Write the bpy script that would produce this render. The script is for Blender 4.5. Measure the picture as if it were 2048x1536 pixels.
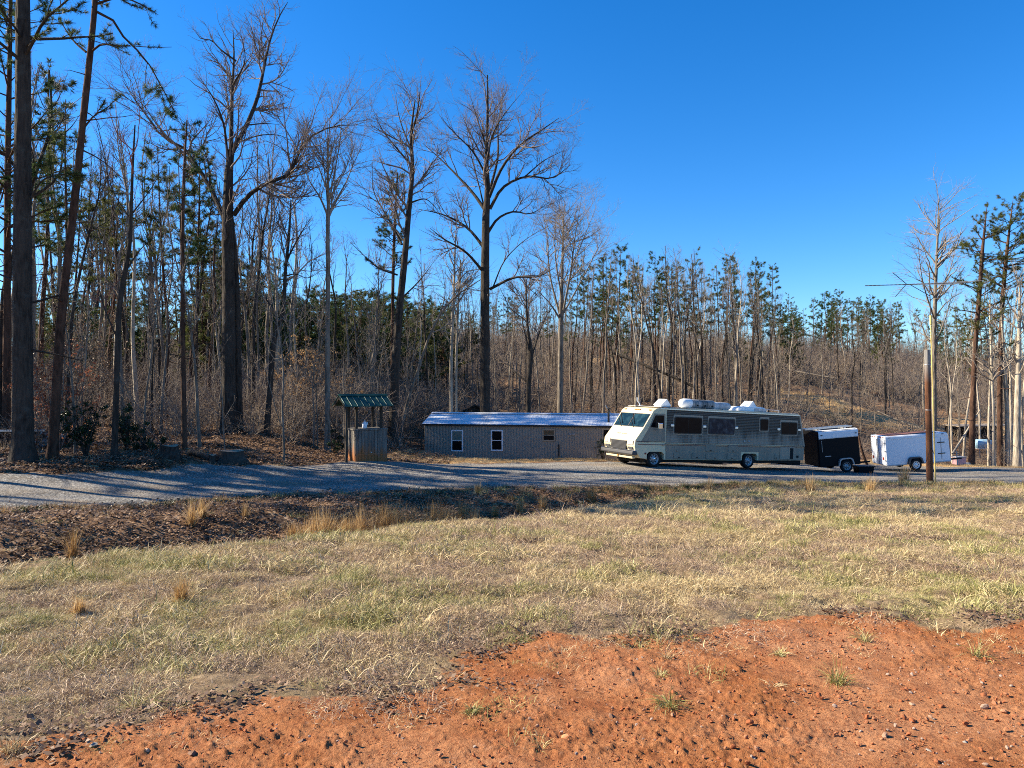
import bpy, bmesh, math
import numpy as np
from mathutils import Vector, Matrix

for o in list(bpy.data.objects): bpy.data.objects.remove(o)
SC = bpy.context.scene
COL = SC.collection
RAD = math.radians
F = 1421.0      # focal length in photo pixels (2048 wide)
CAMZ = 1.6

# ------------------------------------------------------------------ camera, sky, sun, exposure
cam_d = bpy.data.cameras.new('camera'); cam = bpy.data.objects.new('camera', cam_d); COL.objects.link(cam)
cam.location = (0, 0, CAMZ); cam.rotation_euler = (RAD(90), 0, 0)
cam_d.sensor_width = 36; cam_d.lens = 36 * F / 2048; cam_d.clip_start = 0.1; cam_d.clip_end = 3000
SC.camera = cam
SUN_EL, SUN_AZ = RAD(31), RAD(8)      # azimuth: how far the sun stands behind the left-hand direction
SUNV = Vector((-math.cos(SUN_AZ) * math.cos(SUN_EL), math.sin(SUN_AZ) * math.cos(SUN_EL), math.sin(SUN_EL)))
W = bpy.data.worlds.new('World'); SC.world = W; W.use_nodes = True
wn = W.node_tree.nodes; wl = W.node_tree.links
bg = wn['Background']
sky = wn.new('ShaderNodeTexSky'); sky.sky_type = 'NISHITA'; sky.sun_disc = False
sky.sun_elevation = SUN_EL; sky.sun_rotation = math.atan2(SUNV.x, SUNV.y)
sky.altitude = 250; sky.air_density = 1.0; sky.dust_density = 0.25; sky.ozone_density = 2.2
hs = wn.new('ShaderNodeHueSaturation'); hs.inputs['Saturation'].default_value = 1.22; hs.inputs['Hue'].default_value = 0.503
gm = wn.new('ShaderNodeMix'); gm.data_type = 'RGBA'; gm.blend_type = 'MULTIPLY'; gm.inputs[0].default_value = 1.0; gm.inputs[7].default_value = (.76, .97, 1.22, 1)   # deep winter blue
wl.new(sky.outputs[0], gm.inputs[6]); wl.new(gm.outputs[2], hs.inputs['Color']); wl.new(hs.outputs[0], bg.inputs['Color'])
bg.inputs['Strength'].default_value = 0.072
sl = bpy.data.lights.new('sun', 'SUN'); so = bpy.data.objects.new('sun', sl); COL.objects.link(so)
sl.energy = 5.0; sl.angle = RAD(0.53); sl.color = (1.0, 0.89, 0.70)
so.rotation_euler = (-SUNV).to_track_quat('-Z', 'Y').to_euler(); so.location = (-30, 0, 30)
SC.view_settings.view_transform = 'Standard'; SC.view_settings.look = 'None'
SC.view_settings.exposure = 1.38; SC.view_settings.gamma = 1.0; SC.view_settings.use_curve_mapping = False
SC.render.engine = 'CYCLES'
SC.cycles.use_denoising = False; SC.cycles.denoiser = 'OPENIMAGEDENOISE'; SC.cycles.denoising_input_passes = 'RGB_ALBEDO_NORMAL'; SC.cycles.denoising_prefilter = 'ACCURATE'
SC.cycles.max_bounces = 6; SC.cycles.diffuse_bounces = 3; SC.cycles.glossy_bounces = 3
SC.cycles.transmission_bounces = 4; SC.cycles.transparent_max_bounces = 6
SC.cycles.caustics_reflective = False; SC.cycles.caustics_refractive = False
SC.cycles.sample_clamp_indirect = 4.0
SC.cycles.filter_width = 1.0

# ------------------------------------------------------------------ helpers
def P(px, py, Y):
    return np.array([(px - 1024) / F * Y, Y, CAMZ - (py - 768) / F * Y])

def tag(o, label=None, cat=None, group=None, kind=None):
    if label: o['label'] = label
    if cat: o['category'] = cat
    if group: o['group'] = group
    if kind: o['kind'] = kind
    return o

def empty(name, loc=(0, 0, 0), rz=0.0):
    o = bpy.data.objects.new(name, None); COL.objects.link(o)
    o.empty_display_size = 0.3; o.location = loc; o.rotation_euler = (0, 0, rz)
    return o

def mesh_np(name, V, T=None, Q=None, smooth=False):
    """fast mesh from arrays of triangles / quads"""
    me = bpy.data.meshes.new(name)
    V = np.asarray(V, np.float32).reshape(-1, 3)
    T = np.zeros((0, 3), np.int32) if T is None else np.asarray(T, np.int32).reshape(-1, 3)
    Q = np.zeros((0, 4), np.int32) if Q is None else np.asarray(Q, np.int32).reshape(-1, 4)
    me.vertices.add(len(V)); me.vertices.foreach_set('co', V.ravel())
    nl = T.size + Q.size
    me.loops.add(nl); me.loops.foreach_set('vertex_index', np.concatenate([T.ravel(), Q.ravel()]))
    np_ = len(T) + len(Q); me.polygons.add(np_)
    st = np.concatenate([np.arange(len(T)) * 3, T.size + np.arange(len(Q)) * 4]).astype(np.int32)
    me.polygons.foreach_set('loop_start', st)
    if smooth: me.polygons.foreach_set('use_smooth', np.ones(np_, bool))
    me.update(calc_edges=True)
    return me

def obj(name, me, mat=None, parent=None):
    o = bpy.data.objects.new(name, me); COL.objects.link(o)
    if mat is not None:
        me.materials.clear(); me.materials.append(mat)
    if parent is not None: o.parent = parent
    return o

def fattr(me, name, arr):
    a = me.attributes.new(name, 'FLOAT', 'POINT'); a.data.foreach_set('value', np.asarray(arr, np.float32))

class MB:
    """collects simple solids and links them as one mesh object"""
    def __init__(s): s.v = []; s.f = []; s.pieces = []
    def add(s, vs, fs):
        s.pieces.append((vs, fs)); b = len(s.v); s.v += [tuple(map(float, v)) for v in vs]; s.f += [[b + i for i in f] for f in fs]; return s
    def box(s, x0, x1, y0, y1, z0, z1):
        return s.add([(x0,y0,z0),(x1,y0,z0),(x1,y1,z0),(x0,y1,z0),(x0,y0,z1),(x1,y0,z1),(x1,y1,z1),(x0,y1,z1)],
                     [(0,3,2,1),(4,5,6,7),(0,1,5,4),(1,2,6,5),(2,3,7,6),(3,0,4,7)])
    def prism(s, poly, a, b, axis='y'):
        n = len(poly)
        def pt(p, t):
            return {'y': (p[0], t, p[1]), 'x': (t, p[0], p[1]), 'z': (p[0], p[1], t)}[axis]
        vs = [pt(p, a) for p in poly] + [pt(p, b) for p in poly]
        fs = [list(range(n)), list(range(2*n-1, n-1, -1))] + [[i, i+n, (i+1) % n + n, (i+1) % n] for i in range(n)]
        return s.add(vs, fs)
    def bar(s, p0, p1, r0, r1=None, n=8):
        r1 = r0 if r1 is None else r1
        p0 = Vector(p0); p1 = Vector(p1); d = (p1 - p0).normalized()
        u = d.cross(Vector((0, 0, 1)) if abs(d.z) < .9 else Vector((1, 0, 0))).normalized(); w = d.cross(u)
        vs = []
        for p, r in ((p0, r0), (p1, r1)):
            for i in range(n):
                a = 2 * math.pi * i / n; vs.append(p + u * (r * math.cos(a)) + w * (r * math.sin(a)))
        fs = [[i, (i+1) % n, (i+1) % n + n, i + n] for i in range(n)] + [list(range(n-1, -1, -1)), list(range(n, 2*n))]
        return s.add(vs, fs)
    def path(s, pts, r, n=6):
        for a, b in zip(pts[:-1], pts[1:]): s.bar(a, b, r, r, n)
        return s
    def lathe(s, prof, c, axis='y', n=28):
        """prof: list of (radius, offset along axis)"""
        vs = []; m = len(prof)
        for i in range(n):
            a = 2 * math.pi * i / n; ca, sa = math.cos(a), math.sin(a)
            for r, t in prof:
                if axis == 'y': vs.append((c[0] + r*ca, c[1] + t, c[2] + r*sa))
                elif axis == 'x': vs.append((c[0] + t, c[1] + r*ca, c[2] + r*sa))
                else: vs.append((c[0] + r*ca, c[1] + r*sa, c[2] + t))
        fs = [[i*m+j, i*m+j+1, ((i+1) % n)*m+j+1, ((i+1) % n)*m+j] for i in range(n) for j in range(m-1)]
        return s.add(vs, fs)
    def each(s, name, mat, parent=None, **kw):
        return [MB().add(v, f).build(name, mat, parent, **kw) for v, f in s.pieces]
    def build(s, name, mat, parent=None, bevel=0, smooth=False, seg=2):
        me = bpy.data.meshes.new(name); me.from_pydata(s.v, [], s.f)
        bm = bmesh.new(); bm.from_mesh(me); bmesh.ops.recalc_face_normals(bm, faces=bm.faces); bm.to_mesh(me); bm.free()
        if smooth: me.polygons.foreach_set('use_smooth', np.ones(len(me.polygons), bool))
        o = obj(name, me, mat, parent)
        if bevel:
            m = o.modifiers.new('bevel', 'BEVEL'); m.width = bevel; m.segments = seg; m.limit_method = 'ANGLE'; m.angle_limit = RAD(35)
        return o

# numpy value noise
def _h(ix, iy, s):
    n = (ix.astype(np.int64) * 374761393 + iy.astype(np.int64) * 668265263 + s * 974711) & 0x7fffffff
    n = ((n ^ (n >> 13)) * 1274126177) & 0x7fffffff
    return ((n ^ (n >> 16)) & 0xffff) / 65535.0
def vn(x, y, s=0):
    ix = np.floor(x); iy = np.floor(y); fx = x - ix; fy = y - iy
    fx = fx*fx*(3-2*fx); fy = fy*fy*(3-2*fy)
    a = _h(ix, iy, s); b = _h(ix+1, iy, s); c = _h(ix, iy+1, s); d = _h(ix+1, iy+1, s)
    return (a*(1-fx)+b*fx)*(1-fy) + (c*(1-fx)+d*fx)*fy
def fbm(x, y, s=0, o=4):
    r = 0; a = .5
    for i in range(o): r = r + a * vn(x, y, s+i*17); x = x*2.03+3.1; y = y*2.03+1.7; a *= .5
    return r
def sstep(a, b, x):
    t = np.clip((x-a)/(b-a), 0, 1); return t*t*(3-2*t)
def polydist(x, y, poly):
    """signed distance, positive inside"""
    p = np.asarray(poly, float); n = len(p); d = np.full(x.shape, 1e9); ins = np.zeros(x.shape, bool)
    for i in range(n):
        a = p[i]; b = p[(i+1) % n]; e = b - a
        t = np.clip(((x-a[0])*e[0] + (y-a[1])*e[1]) / (e@e), 0, 1)
        d = np.minimum(d, np.hypot(x-a[0]-t*e[0], y-a[1]-t*e[1]))
        c = ((a[1] > y) != (b[1] > y)) & (x < (b[0]-a[0])*(y-a[1])/(b[1]-a[1]+1e-12)+a[0])
        ins ^= c
    return np.where(ins, d, -d)

# ------------------------------------------------------------------ materials
class NT:
    def __init__(s, name):
        s.m = bpy.data.materials.new(name); s.m.use_nodes = True
        s.n = s.m.node_tree.nodes; s.l = s.m.node_tree.links
        s.b = s.n['Principled BSDF']; s.b.inputs['Specular IOR Level'].default_value = 0.3
        s._tc = None
    def co(s, kind='Object'):
        if s._tc is None: s._tc = s.n.new('ShaderNodeTexCoord')
        return s._tc.outputs[kind]
    def pos(s): return s.n.new('ShaderNodeNewGeometry').outputs['Position']
    def map(s, scale=(1,1,1), vec=None, loc=(0,0,0), rot=(0,0,0)):
        m = s.n.new('ShaderNodeMapping'); m.inputs['Scale'].default_value = scale; m.inputs['Location'].default_value = loc
        m.inputs['Rotation'].default_value = rot
        s.l.new(vec if vec is not None else s.co(), m.inputs[0]); return m.outputs[0]
    def noise(s, scale=5, detail=4, rough=.55, vec=None, dist=0):
        t = s.n.new('ShaderNodeTexNoise'); t.inputs['Scale'].default_value = scale; t.inputs['Detail'].default_value = detail
        t.inputs['Roughness'].default_value = rough; t.inputs['Distortion'].default_value = dist
        s.l.new(vec if vec is not None else s.co(), t.inputs['Vector']); return t.outputs['Fac']
    def vor(s, scale=5, vec=None, feature='F1', out='Distance', rnd=1):
        t = s.n.new('ShaderNodeTexVoronoi'); t.feature = feature; t.inputs['Scale'].default_value = scale
        t.inputs['Randomness'].default_value = rnd
        s.l.new(vec if vec is not None else s.co(), t.inputs['Vector']); return t.outputs[out]
    def ramp(s, fac, stops):
        r = s.n.new('ShaderNodeValToRGB'); e = r.color_ramp.elements
        while len(e) < len(stops): e.new(.5)
        for i, (p, c) in enumerate(stops):
            e[i].position = p; e[i].color = (c, c, c, 1) if not hasattr(c, '__len__') else (*c, 1)
        s.put(fac, r.inputs[0]); return r.outputs[0]
    def put(s, v, sock):
        if isinstance(v, bpy.types.NodeSocket): s.l.new(v, sock)
        elif hasattr(v, '__len__') and sock.type == 'RGBA' and len(v) == 3: sock.default_value = (*v, 1)
        else: sock.default_value = v
    def mix(s, f, a, b, mode='MIX'):
        m = s.n.new('ShaderNodeMix'); m.data_type = 'RGBA'; m.blend_type = mode
        s.put(f, m.inputs[0]); s.put(a, m.inputs[6]); s.put(b, m.inputs[7]); return m.outputs[2]
    def math(s, op, a, b=0, clamp=False):
        m = s.n.new('ShaderNodeMath'); m.operation = op; m.use_clamp = clamp
        s.put(a, m.inputs[0]); s.put(b, m.inputs[1]); return m.outputs[0]
    def attr(s, name):
        a = s.n.new('ShaderNodeAttribute'); a.attribute_name = name; return a.outputs['Fac']
    def rnd(s): return s.n.new('ShaderNodeObjectInfo').outputs['Random']
    def sep(s, vec, i):
        x = s.n.new('ShaderNodeSeparateXYZ'); s.l.new(vec, x.inputs[0]); return x.outputs[i]
    def bump(s, h, strength=.5, dist=.02):
        b = s.n.new('ShaderNodeBump'); b.inputs['Strength'].default_value = strength; b.inputs['Distance'].default_value = dist
        s.l.new(h, b.inputs['Height']); s.l.new(b.outputs[0], s.b.inputs['Normal']); return s
    def set(s, col=None, rough=.8, metal=0, spec=None):
        if col is not None: s.put(col, s.b.inputs['Base Color'])
        s.put(rough, s.b.inputs['Roughness']); s.b.inputs['Metallic'].default_value = metal
        if spec is not None: s.b.inputs['Specular IOR Level'].default_value = spec
        return s
    def translucent(s, col, f=.35):
        t = s.n.new('ShaderNodeBsdfTranslucent'); s.put(col, t.inputs[0])
        m = s.n.new('ShaderNodeMixShader'); m.inputs[0].default_value = f
        s.l.new(s.b.outputs[0], m.inputs[1]); s.l.new(t.outputs[0], m.inputs[2])
        s.l.new(m.outputs[0], s.n['Material Output'].inputs[0]); return s

def plain(name, c, rough=.5, metal=0, var=.18, scale=6, spec=.4):
    t = NT(name); n = t.noise(scale, 5, .6)
    t.set(t.mix(n, tuple(x*(1-var) for x in c), tuple(min(1, x*(1+var)) for x in c)), rough, metal, spec)
    return t.m

def bark(name, dark, light, sc=(14, 14, 2.2), patch=None):
    t = NT(name); v = t.map(sc); a = t.noise(1.0, 6, .65, v, .4); w = t.vor(1.1, v, out='Distance')
    h = t.math('MULTIPLY', a, t.math('ADD', w, .35)); c = t.ramp(h, [(.18, dark), (.6, light)])
    big = t.noise(.9, 3, .5, t.pos()); c = t.mix(t.ramp(big, [(.35, 0.0), (.7, .4)]), c, tuple(x*1.5 for x in light))
    if patch: c = t.mix(t.ramp(t.noise(3.0, 4, .6), [(.55, 0.0), (.7, .7)]), c, patch)
    t.set(c, .92, 0, .15).bump(h, .9, .05); return t.m

M = {}
M['bark_dark'] = bark('bark_dark', (.014, .011, .009), (.058, .046, .036), patch=(.075, .072, .06))
M['bark_grey'] = bark('bark_grey', (.05, .041, .032), (.20, .165, .13), (10, 10, 1.6), patch=(.28, .25, .205))
M['bark_pale'] = bark('bark_pale', (.13, .105, .08), (.40, .34, .26), (8, 8, 1.5))
M['bark_pine'] = bark('bark_pine', (.022, .013, .009), (.095, .052, .034), (9, 9, 2.5))
def twigm(name, a, b):
    t = NT(name); t.set(t.mix(t.noise(1.7, 3, .6, t.pos()), a, b), .85, 0, .2); return t.m
M['twig'] = twigm('twig', (.10, .078, .066), (.26, .205, .175))
M['twig_grey'] = twigm('twig_grey', (.15, .12, .095), (.36, .30, .24))
M['twig_red'] = twigm('twig_red', (.25, .07, .045), (.32, .13, .09))
M['twig_brush'] = twigm('twig_brush', (.16, .115, .08), (.42, .33, .245))
def leafm(name, stops, tr=.3, rough=.6):
    t = NT(name); r = t.math('ADD', t.math('MULTIPLY', t.attr('v'), .7), t.math('MULTIPLY', t.rnd(), .3))
    c = t.ramp(r, stops); t.set(c, rough, 0, .25).translucent(c, tr); return t.m
M['needle'] = leafm('needle', [(0, (.030, .050, .013)), (.5, (.066, .095, .024)), (1, (.13, .15, .04))])
M['needle_dark'] = leafm('needle_dark', [(0, (.018, .040, .012)), (.5, (.042, .078, .021)), (1, (.09, .13, .034))])
M['needle_olive'] = leafm('needle_olive', [(0, (.05, .065, .015)), (.5, (.10, .115, .028)), (1, (.20, .19, .055))])
M['leaf_dead'] = leafm('leaf_dead', [(0, (.055, .032, .020)), (.35, (.13, .075, .045)), (.7, (.24, .145, .085)), (1, (.40, .28, .19))], .15)
M['leaf_tan'] = leafm('leaf_tan', [(0, (.22, .11, .045)), (.6, (.42, .24, .10)), (1, (.55, .36, .18))], .35)
M['leaf_rust'] = leafm('leaf_rust', [(0, (.16, .05, .025)), (.6, (.30, .10, .05)), (1, (.40, .18, .09))], .35)
M['leaf_holly'] = leafm('leaf_holly', [(0, (.008, .018, .006)), (.6, (.02, .045, .014)), (1, (.05, .085, .03))], .15, .35)
M['grass_dead'] = leafm('grass_dead', [(0, (.10, .065, .03)), (.25, (.34, .24, .12)), (.6, (.67, .52, .27)), (1, (.90, .74, .45))], .16)  # darkest blades stand in for shadowed gaps between tufts
M['grass_wiry'] = leafm('grass_wiry', [(0, (.12, .075, .05)), (.4, (.30, .20, .13)), (.75, (.48, .345, .225)), (1, (.70, .54, .37))], .12)
M['grass_green'] = leafm('grass_green', [(0, (.09, .10, .022)), (.3, (.20, .20, .05)), (.6, (.42, .37, .14)), (1, (.68, .57, .32))], .18)
M['sedge'] = leafm('sedge', [(0, (.20, .10, .035)), (.4, (.40, .235, .085)), (.75, (.62, .43, .20)), (1, (.78, .60, .36))], .35)
M['stone'] = None
t = NT('stone'); c = t.ramp(t.rnd(), [(0, (.28, .085, .03)), (.5, (.36, .125, .05)), (.82, (.42, .20, .10)), (.9, (.34, .27, .20)), (1, (.40, .36, .31))])
c = t.mix(t.noise(14, 4, .6), c, t.mix(.5, c, (.36, .13, .06))); t.set(c, .9, 0, .2).bump(t.noise(30, 5, .6), .5, .01); M['stone'] = t.m

def ground_mat():
    t = NT('ground'); p = t.pos()
    clay, road, lit, straw = (t.attr(k) for k in ('clay', 'road', 'litter', 'straw'))
    n1 = t.noise(.9, 5, .6, p); n2 = t.noise(7, 6, .65, p); n3 = t.noise(45, 5, .7, p); n4 = t.noise(2.6, 5, .6, p)
    # field soil
    soil = t.ramp(n2, [(.3, (.13, .085, .05)), (.55, (.26, .185, .11)), (.75, (.38, .28, .17))])
    soil = t.mix(t.ramp(n4, [(.45, 0.0), (.62, .35)]), soil, (.20, .15, .07))
    # red clay
    c1 = t.ramp(n2, [(.25, (.215, .072, .025)), (.5, (.335, .128, .046)), (.72, (.42, .18, .072))])
    c1 = t.mix(t.ramp(t.noise(.55, 5, .62, p), [(.42, 0.0), (.62, .75)]), c1, (.47, .225, .112))
    c1 = t.mix(t.ramp(t.noise(1.7, 5, .65, t.map((1, 1, 1), p, (7, 3, 0))), [(.52, 0.0), (.70, .6)]), c1, (.22, .062, .022))
    c1 = t.mix(t.ramp(n3, [(.36, .7), (.50, 0.0)]), c1, (.17, .046, .017))
    c1 = t.mix(t.ramp(t.noise(22, 4, .6, p), [(.60, 0.0), (.72, .6)]), c1, (.46, .24, .135))
    # gravel
    vc = t.vor(17, p, out='Color'); g = t.ramp(t.sep(vc, 0), [(0, (.13, .122, .11)), (.5, (.34, .32, .285)), (1, (.60, .57, .51))])
    vd = t.vor(17, p); g = t.mix(t.ramp(vd, [(.2, 0.0), (.55, .7)]), g, (.07, .065, .06)); g = t.mix(t.ramp(n2, [(.35, .45), (.55, 0.0)]), g, (.13, .115, .095))
    g = t.mix(t.ramp(t.noise(.55, 4, .6, t.map((.6, 1.6, 1), p)), [(.48, 0.0), (.68, .6)]), g, (.27, .20, .13))
    g = t.mix(t.math('MULTIPLY', t.attr('track'), t.ramp(n4, [(.3, .15), (.6, .55)])), g, t.ramp(n3, [(.35, (.27, .245, .21)), (.65, (.42, .39, .345))]))
    # leaf litter
    lc = t.sep(t.vor(13, p, out='Color'), 1)
    l = t.ramp(lc, [(0, (.05, .03, .018)), (.45, (.14, .08, .045)), (.8, (.28, .165, .09)), (1, (.42, .29, .18))])
    l = t.mix(t.ramp(n1, [(.4, 0.0), (.7, .6)]), l, (.21, .115, .06))
    st = t.ramp(n2, [(.3, (.28, .17, .075)), (.55, (.46, .29, .135)), (.75, (.56, .39, .20))])
    def edge(a, lo=.35, hi=.65, s=n2, k=.55):
        return t.ramp(t.math('ADD', a, t.math('MULTIPLY', t.math('SUBTRACT', s, .5), k)), [(lo, 0.0), (hi, 1.0)])
    c = t.mix(edge(lit), soil, l); c = t.mix(edge(straw), c, st); c = t.mix(edge(road, .38, .62, n4), c, g); c = t.mix(edge(clay, .4, .55), c, c1)
    h = t.math('ADD', t.math('MULTIPLY', n2, .6), t.math('ADD', t.math('MULTIPLY', t.math('ADD', n3, t.math('MULTIPLY', t.noise(130, 4, .7, p), .6)), .4), t.math('MULTIPLY', t.math('MULTIPLY', vd, road), -.5)))
    t.set(c, .95, 0, .1).bump(h, 1.0, .045); return t.m
M['ground'] = ground_mat()

# ------------------------------------------------------------------ terrain
ROAD_NEAR = [(-70, -12), (-42, 2.5), (-21, 12.3), (-12.25, 17.0), (-9.88, 19.4), (-6.6, 22.1), (-3.8, 24.2), (0, 25.4), (5.4, 27.6), (11.6, 28.4), (20, 28.0), (34, 25), (80, 14)]
ROAD_FAR = [(80, 44), (46, 43), (30, 42.6), (22, 44), (14, 41), (9, 38.6), (4.5, 35.6), (0, 34.8), (-4.0, 32.6), (-8.3, 28), (-12.2, 24.0), (-15.2, 21.8), (-24, 18), (-44, 8), (-70, -4)]
ROAD = ROAD_NEAR + ROAD_FAR
CLAY = [(-2.98, 3.70), (-2.77, 3.84), (-2.43, 4.08), (-2.18, 4.47), (-1.38, 4.62), (-.6, 4.64), (-.46, 5.24), (.28, 5.99), (1.16, 5.99), (1.9, 6.33), (2.83, 6.97), (3.5, 6.87), (3.9, 6.4), (4.8, 6.5), (5.8, 6.9), (9, 6), (9, -4), (-8, -4), (-8, 2.4), (-4.2, 3.3)]
DITCH = np.array([(-42, -1, 2.8, .8), (-21, 4.8, 3.0, .95), (-8.6, 11.2, 3.0, .95), (-5.7, 13.4, 3.0, .95), (-4.5, 15.0, 3.0, .92), (-2.1, 16.8, 2.8, .9), (0, 19.6, 2.7, .8), (2, 22, 2.4, .65), (4.8, 24.6, 2.0, .4), (8, 26.2, 1.6, 0)])
ctrl = [(px, py, Y) for px, py, Y in [
    (46,925,24),(104,922,25),(229,915,25.5),(369,900,28),(462,870,33),(655,905,32.5),(786,890,39),(535,868,33),(340,908,26),
    (300,941,24),(600,931,28),(850,925,33),(1024,925,35),(1180,922,36),(1309,934,33),(1496,939.5,36.3),(1690,944,38.5),(1830,941,41),(2030,936,42),
    (850,916,42.5),(1210,918,40.6),(730,919,30),(1868,940,52),(1943,932,48),(2035,938,46),
    (0,880,35),(0,815,60),(0,720,110),(300,830,45),(300,770,65),(300,700,100),(600,840,45),(600,775,62),(600,705,100),
    (1000,862,52),(1000,820,64),(1000,735,95),(1000,695,125),(1400,850,56),(1400,800,68),(1400,735,98),(1450,715,130),
    (1700,888,56),(1700,822,72),(1700,765,95),(1700,728,130),(2040,902,60),(2040,840,85),(2040,770,110),(2040,725,140),
    (100,948,22),(0,962,20.6)]]
CP = [P(*c) for c in ctrl]
for X in (-30, -14, -5, 0, 5, 14, 30):
    for Y in (-12, 0, 7, 13): CP.append(np.array([X, Y, -.083*Y]))
for X, Y in [(-12.25,17.),(-9.88,19.4),(-6.6,22.1),(-3.8,24.2),(0,25.4),(5.4,27.6),(11.6,28.4),(20,28.),(30,28)]: CP.append(np.array([X, Y, -.083*Y]))
for X, Y, Z in [(-60,30,-1),(-60,70,2),(-80,120,8),(-30,30,-.9),(-45,15,-1.1),(60,30,-2.8),(70,60,-3.5),(90,110,1),(0,170,8.5),(-100,170,9),(110,170,7.5),(-160,60,3),(160,60,-2),(0,260,5),(-200,260,5),(200,260,5)]: CP.append(np.array([X, Y, Z]))
CP = np.array(CP)
def _U(r2): return np.where(r2 > 1e-9, .5 * r2 * np.log(np.maximum(r2, 1e-9)), 0)
_n = len(CP); _S = 40.0; _c = CP[:, :2] / _S
_K = np.zeros((_n+3, _n+3)); _K[:_n, :_n] = _U(((_c[:, None]-_c[None])**2).sum(-1)) + np.eye(_n)*2e-4
_K[:_n, _n] = 1; _K[:_n, _n+1:] = _c; _K[_n, :_n] = 1; _K[_n+1:, :_n] = _c.T
_w = np.linalg.solve(_K, np.concatenate([CP[:, 2], np.zeros(3)]))
def ditch(x, y):
    d = np.full(x.shape, 1e9); cut = np.zeros(x.shape); side = np.zeros(x.shape)
    for a, b in zip(DITCH[:-1], DITCH[1:]):
        e = b[:2]-a[:2]; t = np.clip(((x-a[0])*e[0]+(y-a[1])*e[1])/(e@e), 0, 1)
        dx = x-a[0]-t*e[0]; dy = y-a[1]-t*e[1]; q = np.hypot(dx, dy); w = a[2]+(b[2]-a[2])*t; dep = a[3]+(b[3]-a[3])*t
        sg = np.sign(e[0]*dy-e[1]*dx); w = np.where(sg > 0, w*1.55, w)
        k = q < d; d = np.where(k, q, d); cut = np.where(k, dep*(1-sstep(.10, 1., q/w)), cut)
        side = np.where(k, sg*q, side)
    return cut, side       # side > 0: beyond the ditch
def zt(x, y, detail=True):
    x = np.atleast_1d(np.asarray(x, float)); y = np.atleast_1d(np.asarray(y, float)); out = np.empty(x.shape)
    r = np.hypot(x, y); s = np.where(r > 240, 240/np.maximum(r, 1), 1.)      # flat beyond the modelled hills
    xs, ys = x*s/_S, y*s/_S
    f = out.ravel(); xf = xs.ravel(); yf = ys.ravel()
    for i in range(0, len(xf), 60000):
        a = xf[i:i+60000, None]-_c[None, :, 0]; b = yf[i:i+60000, None]-_c[None, :, 1]
        f[i:i+60000] = _U(a*a+b*b)@_w[:_n] + _w[_n] + _w[_n+1]*xf[i:i+60000] + _w[_n+2]*yf[i:i+60000]
    z = f.reshape(x.shape)
    z = z - ditch(x, y)[0]
    if detail:
        rd = np.clip(polydist(x, y, ROAD)/1.5+.5, 0, 1)
        z = z + (1-rd) * ((fbm(x*.55, y*.55, 5)-.47)*.22 * sstep(5, 12, r) + (fbm(x*2.6, y*2.6, 9)-.47)*.22 * sstep(3.5, 7, r)*(1-.7*claymask(x, y))) + rd*(fbm(x*.7, y*.7, 11)-.47)*.06
        z = z + sstep(44, 60, y) * (fbm(x*.2, y*.2, 21)-.47)*1.6
    return z
def z1(x, y): return float(zt(np.array([x]), np.array([y]))[0])
def ground_at(px, Y):
    x = (px-1024)/F*Y; return np.array([x, Y, z1(x, Y)])

def claymask(x, y):
    d = polydist(x, y, CLAY)-.20-.12*(x < -1); d = d + (fbm(x*1.3, y*1.3, 31)-.47)*.7 + (fbm(x*4.5, y*4.5, 33)-.47)*.35
    m = np.clip(d/.6+.5, 0, 1)
    # small bare patch by the ditch
    m = np.maximum(m, .9*np.exp(-(((x+4.1)/.55)**2+((y-14.3)/.35)**2)))
    return m
def roadmask(x, y):
    d = polydist(x, y, ROAD) + (fbm(x*.8, y*.8, 41)-.47)*1.3 + (fbm(x*3, y*3, 43)-.47)*.4
    return np.clip(d/1.1+.5, 0, 1)
def littermask(x, y):
    far = -polydist(x, y, ROAD); side = ditch(x, y)[1]
    behind = sstep(-.6, 1.0, side) * (far > -1)
    forest = sstep(0.3, 2.5, far) * (side > 0) * (y > 12)
    bank = sstep(-1.3, .6, side+(fbm(x*.9, y*.9, 51)-.47)*2) * (1-sstep(-2, 8, x)*.5)
    return np.clip(np.maximum(forest, bank*(x < 10)), 0, 1)
STRAW = [(-7.5, 31.0), (-5, 38), (-4.5, 41.5), (6, 40.2), (9, 41), (8.6, 38.4), (5.5, 36.2), (0, 35.2), (-4, 33.2)]
STRAW2 = [(17, 40.4), (20, 39.6), (32, 40.8), (40, 42), (40, 46), (28, 46), (18, 45)]
def strawmask(x, y):
    a = np.maximum(polydist(x, y, STRAW), polydist(x, y, STRAW2)) + (fbm(x, y, 61)-.47)*1.2
    hill = .85*sstep(.44, .68, fbm(x*.06+3, y*.06, 71))*sstep(58, 70, y)*(x > 8)
    return np.maximum(np.clip(a/1.0+.5, 0, 1), hill)

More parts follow.
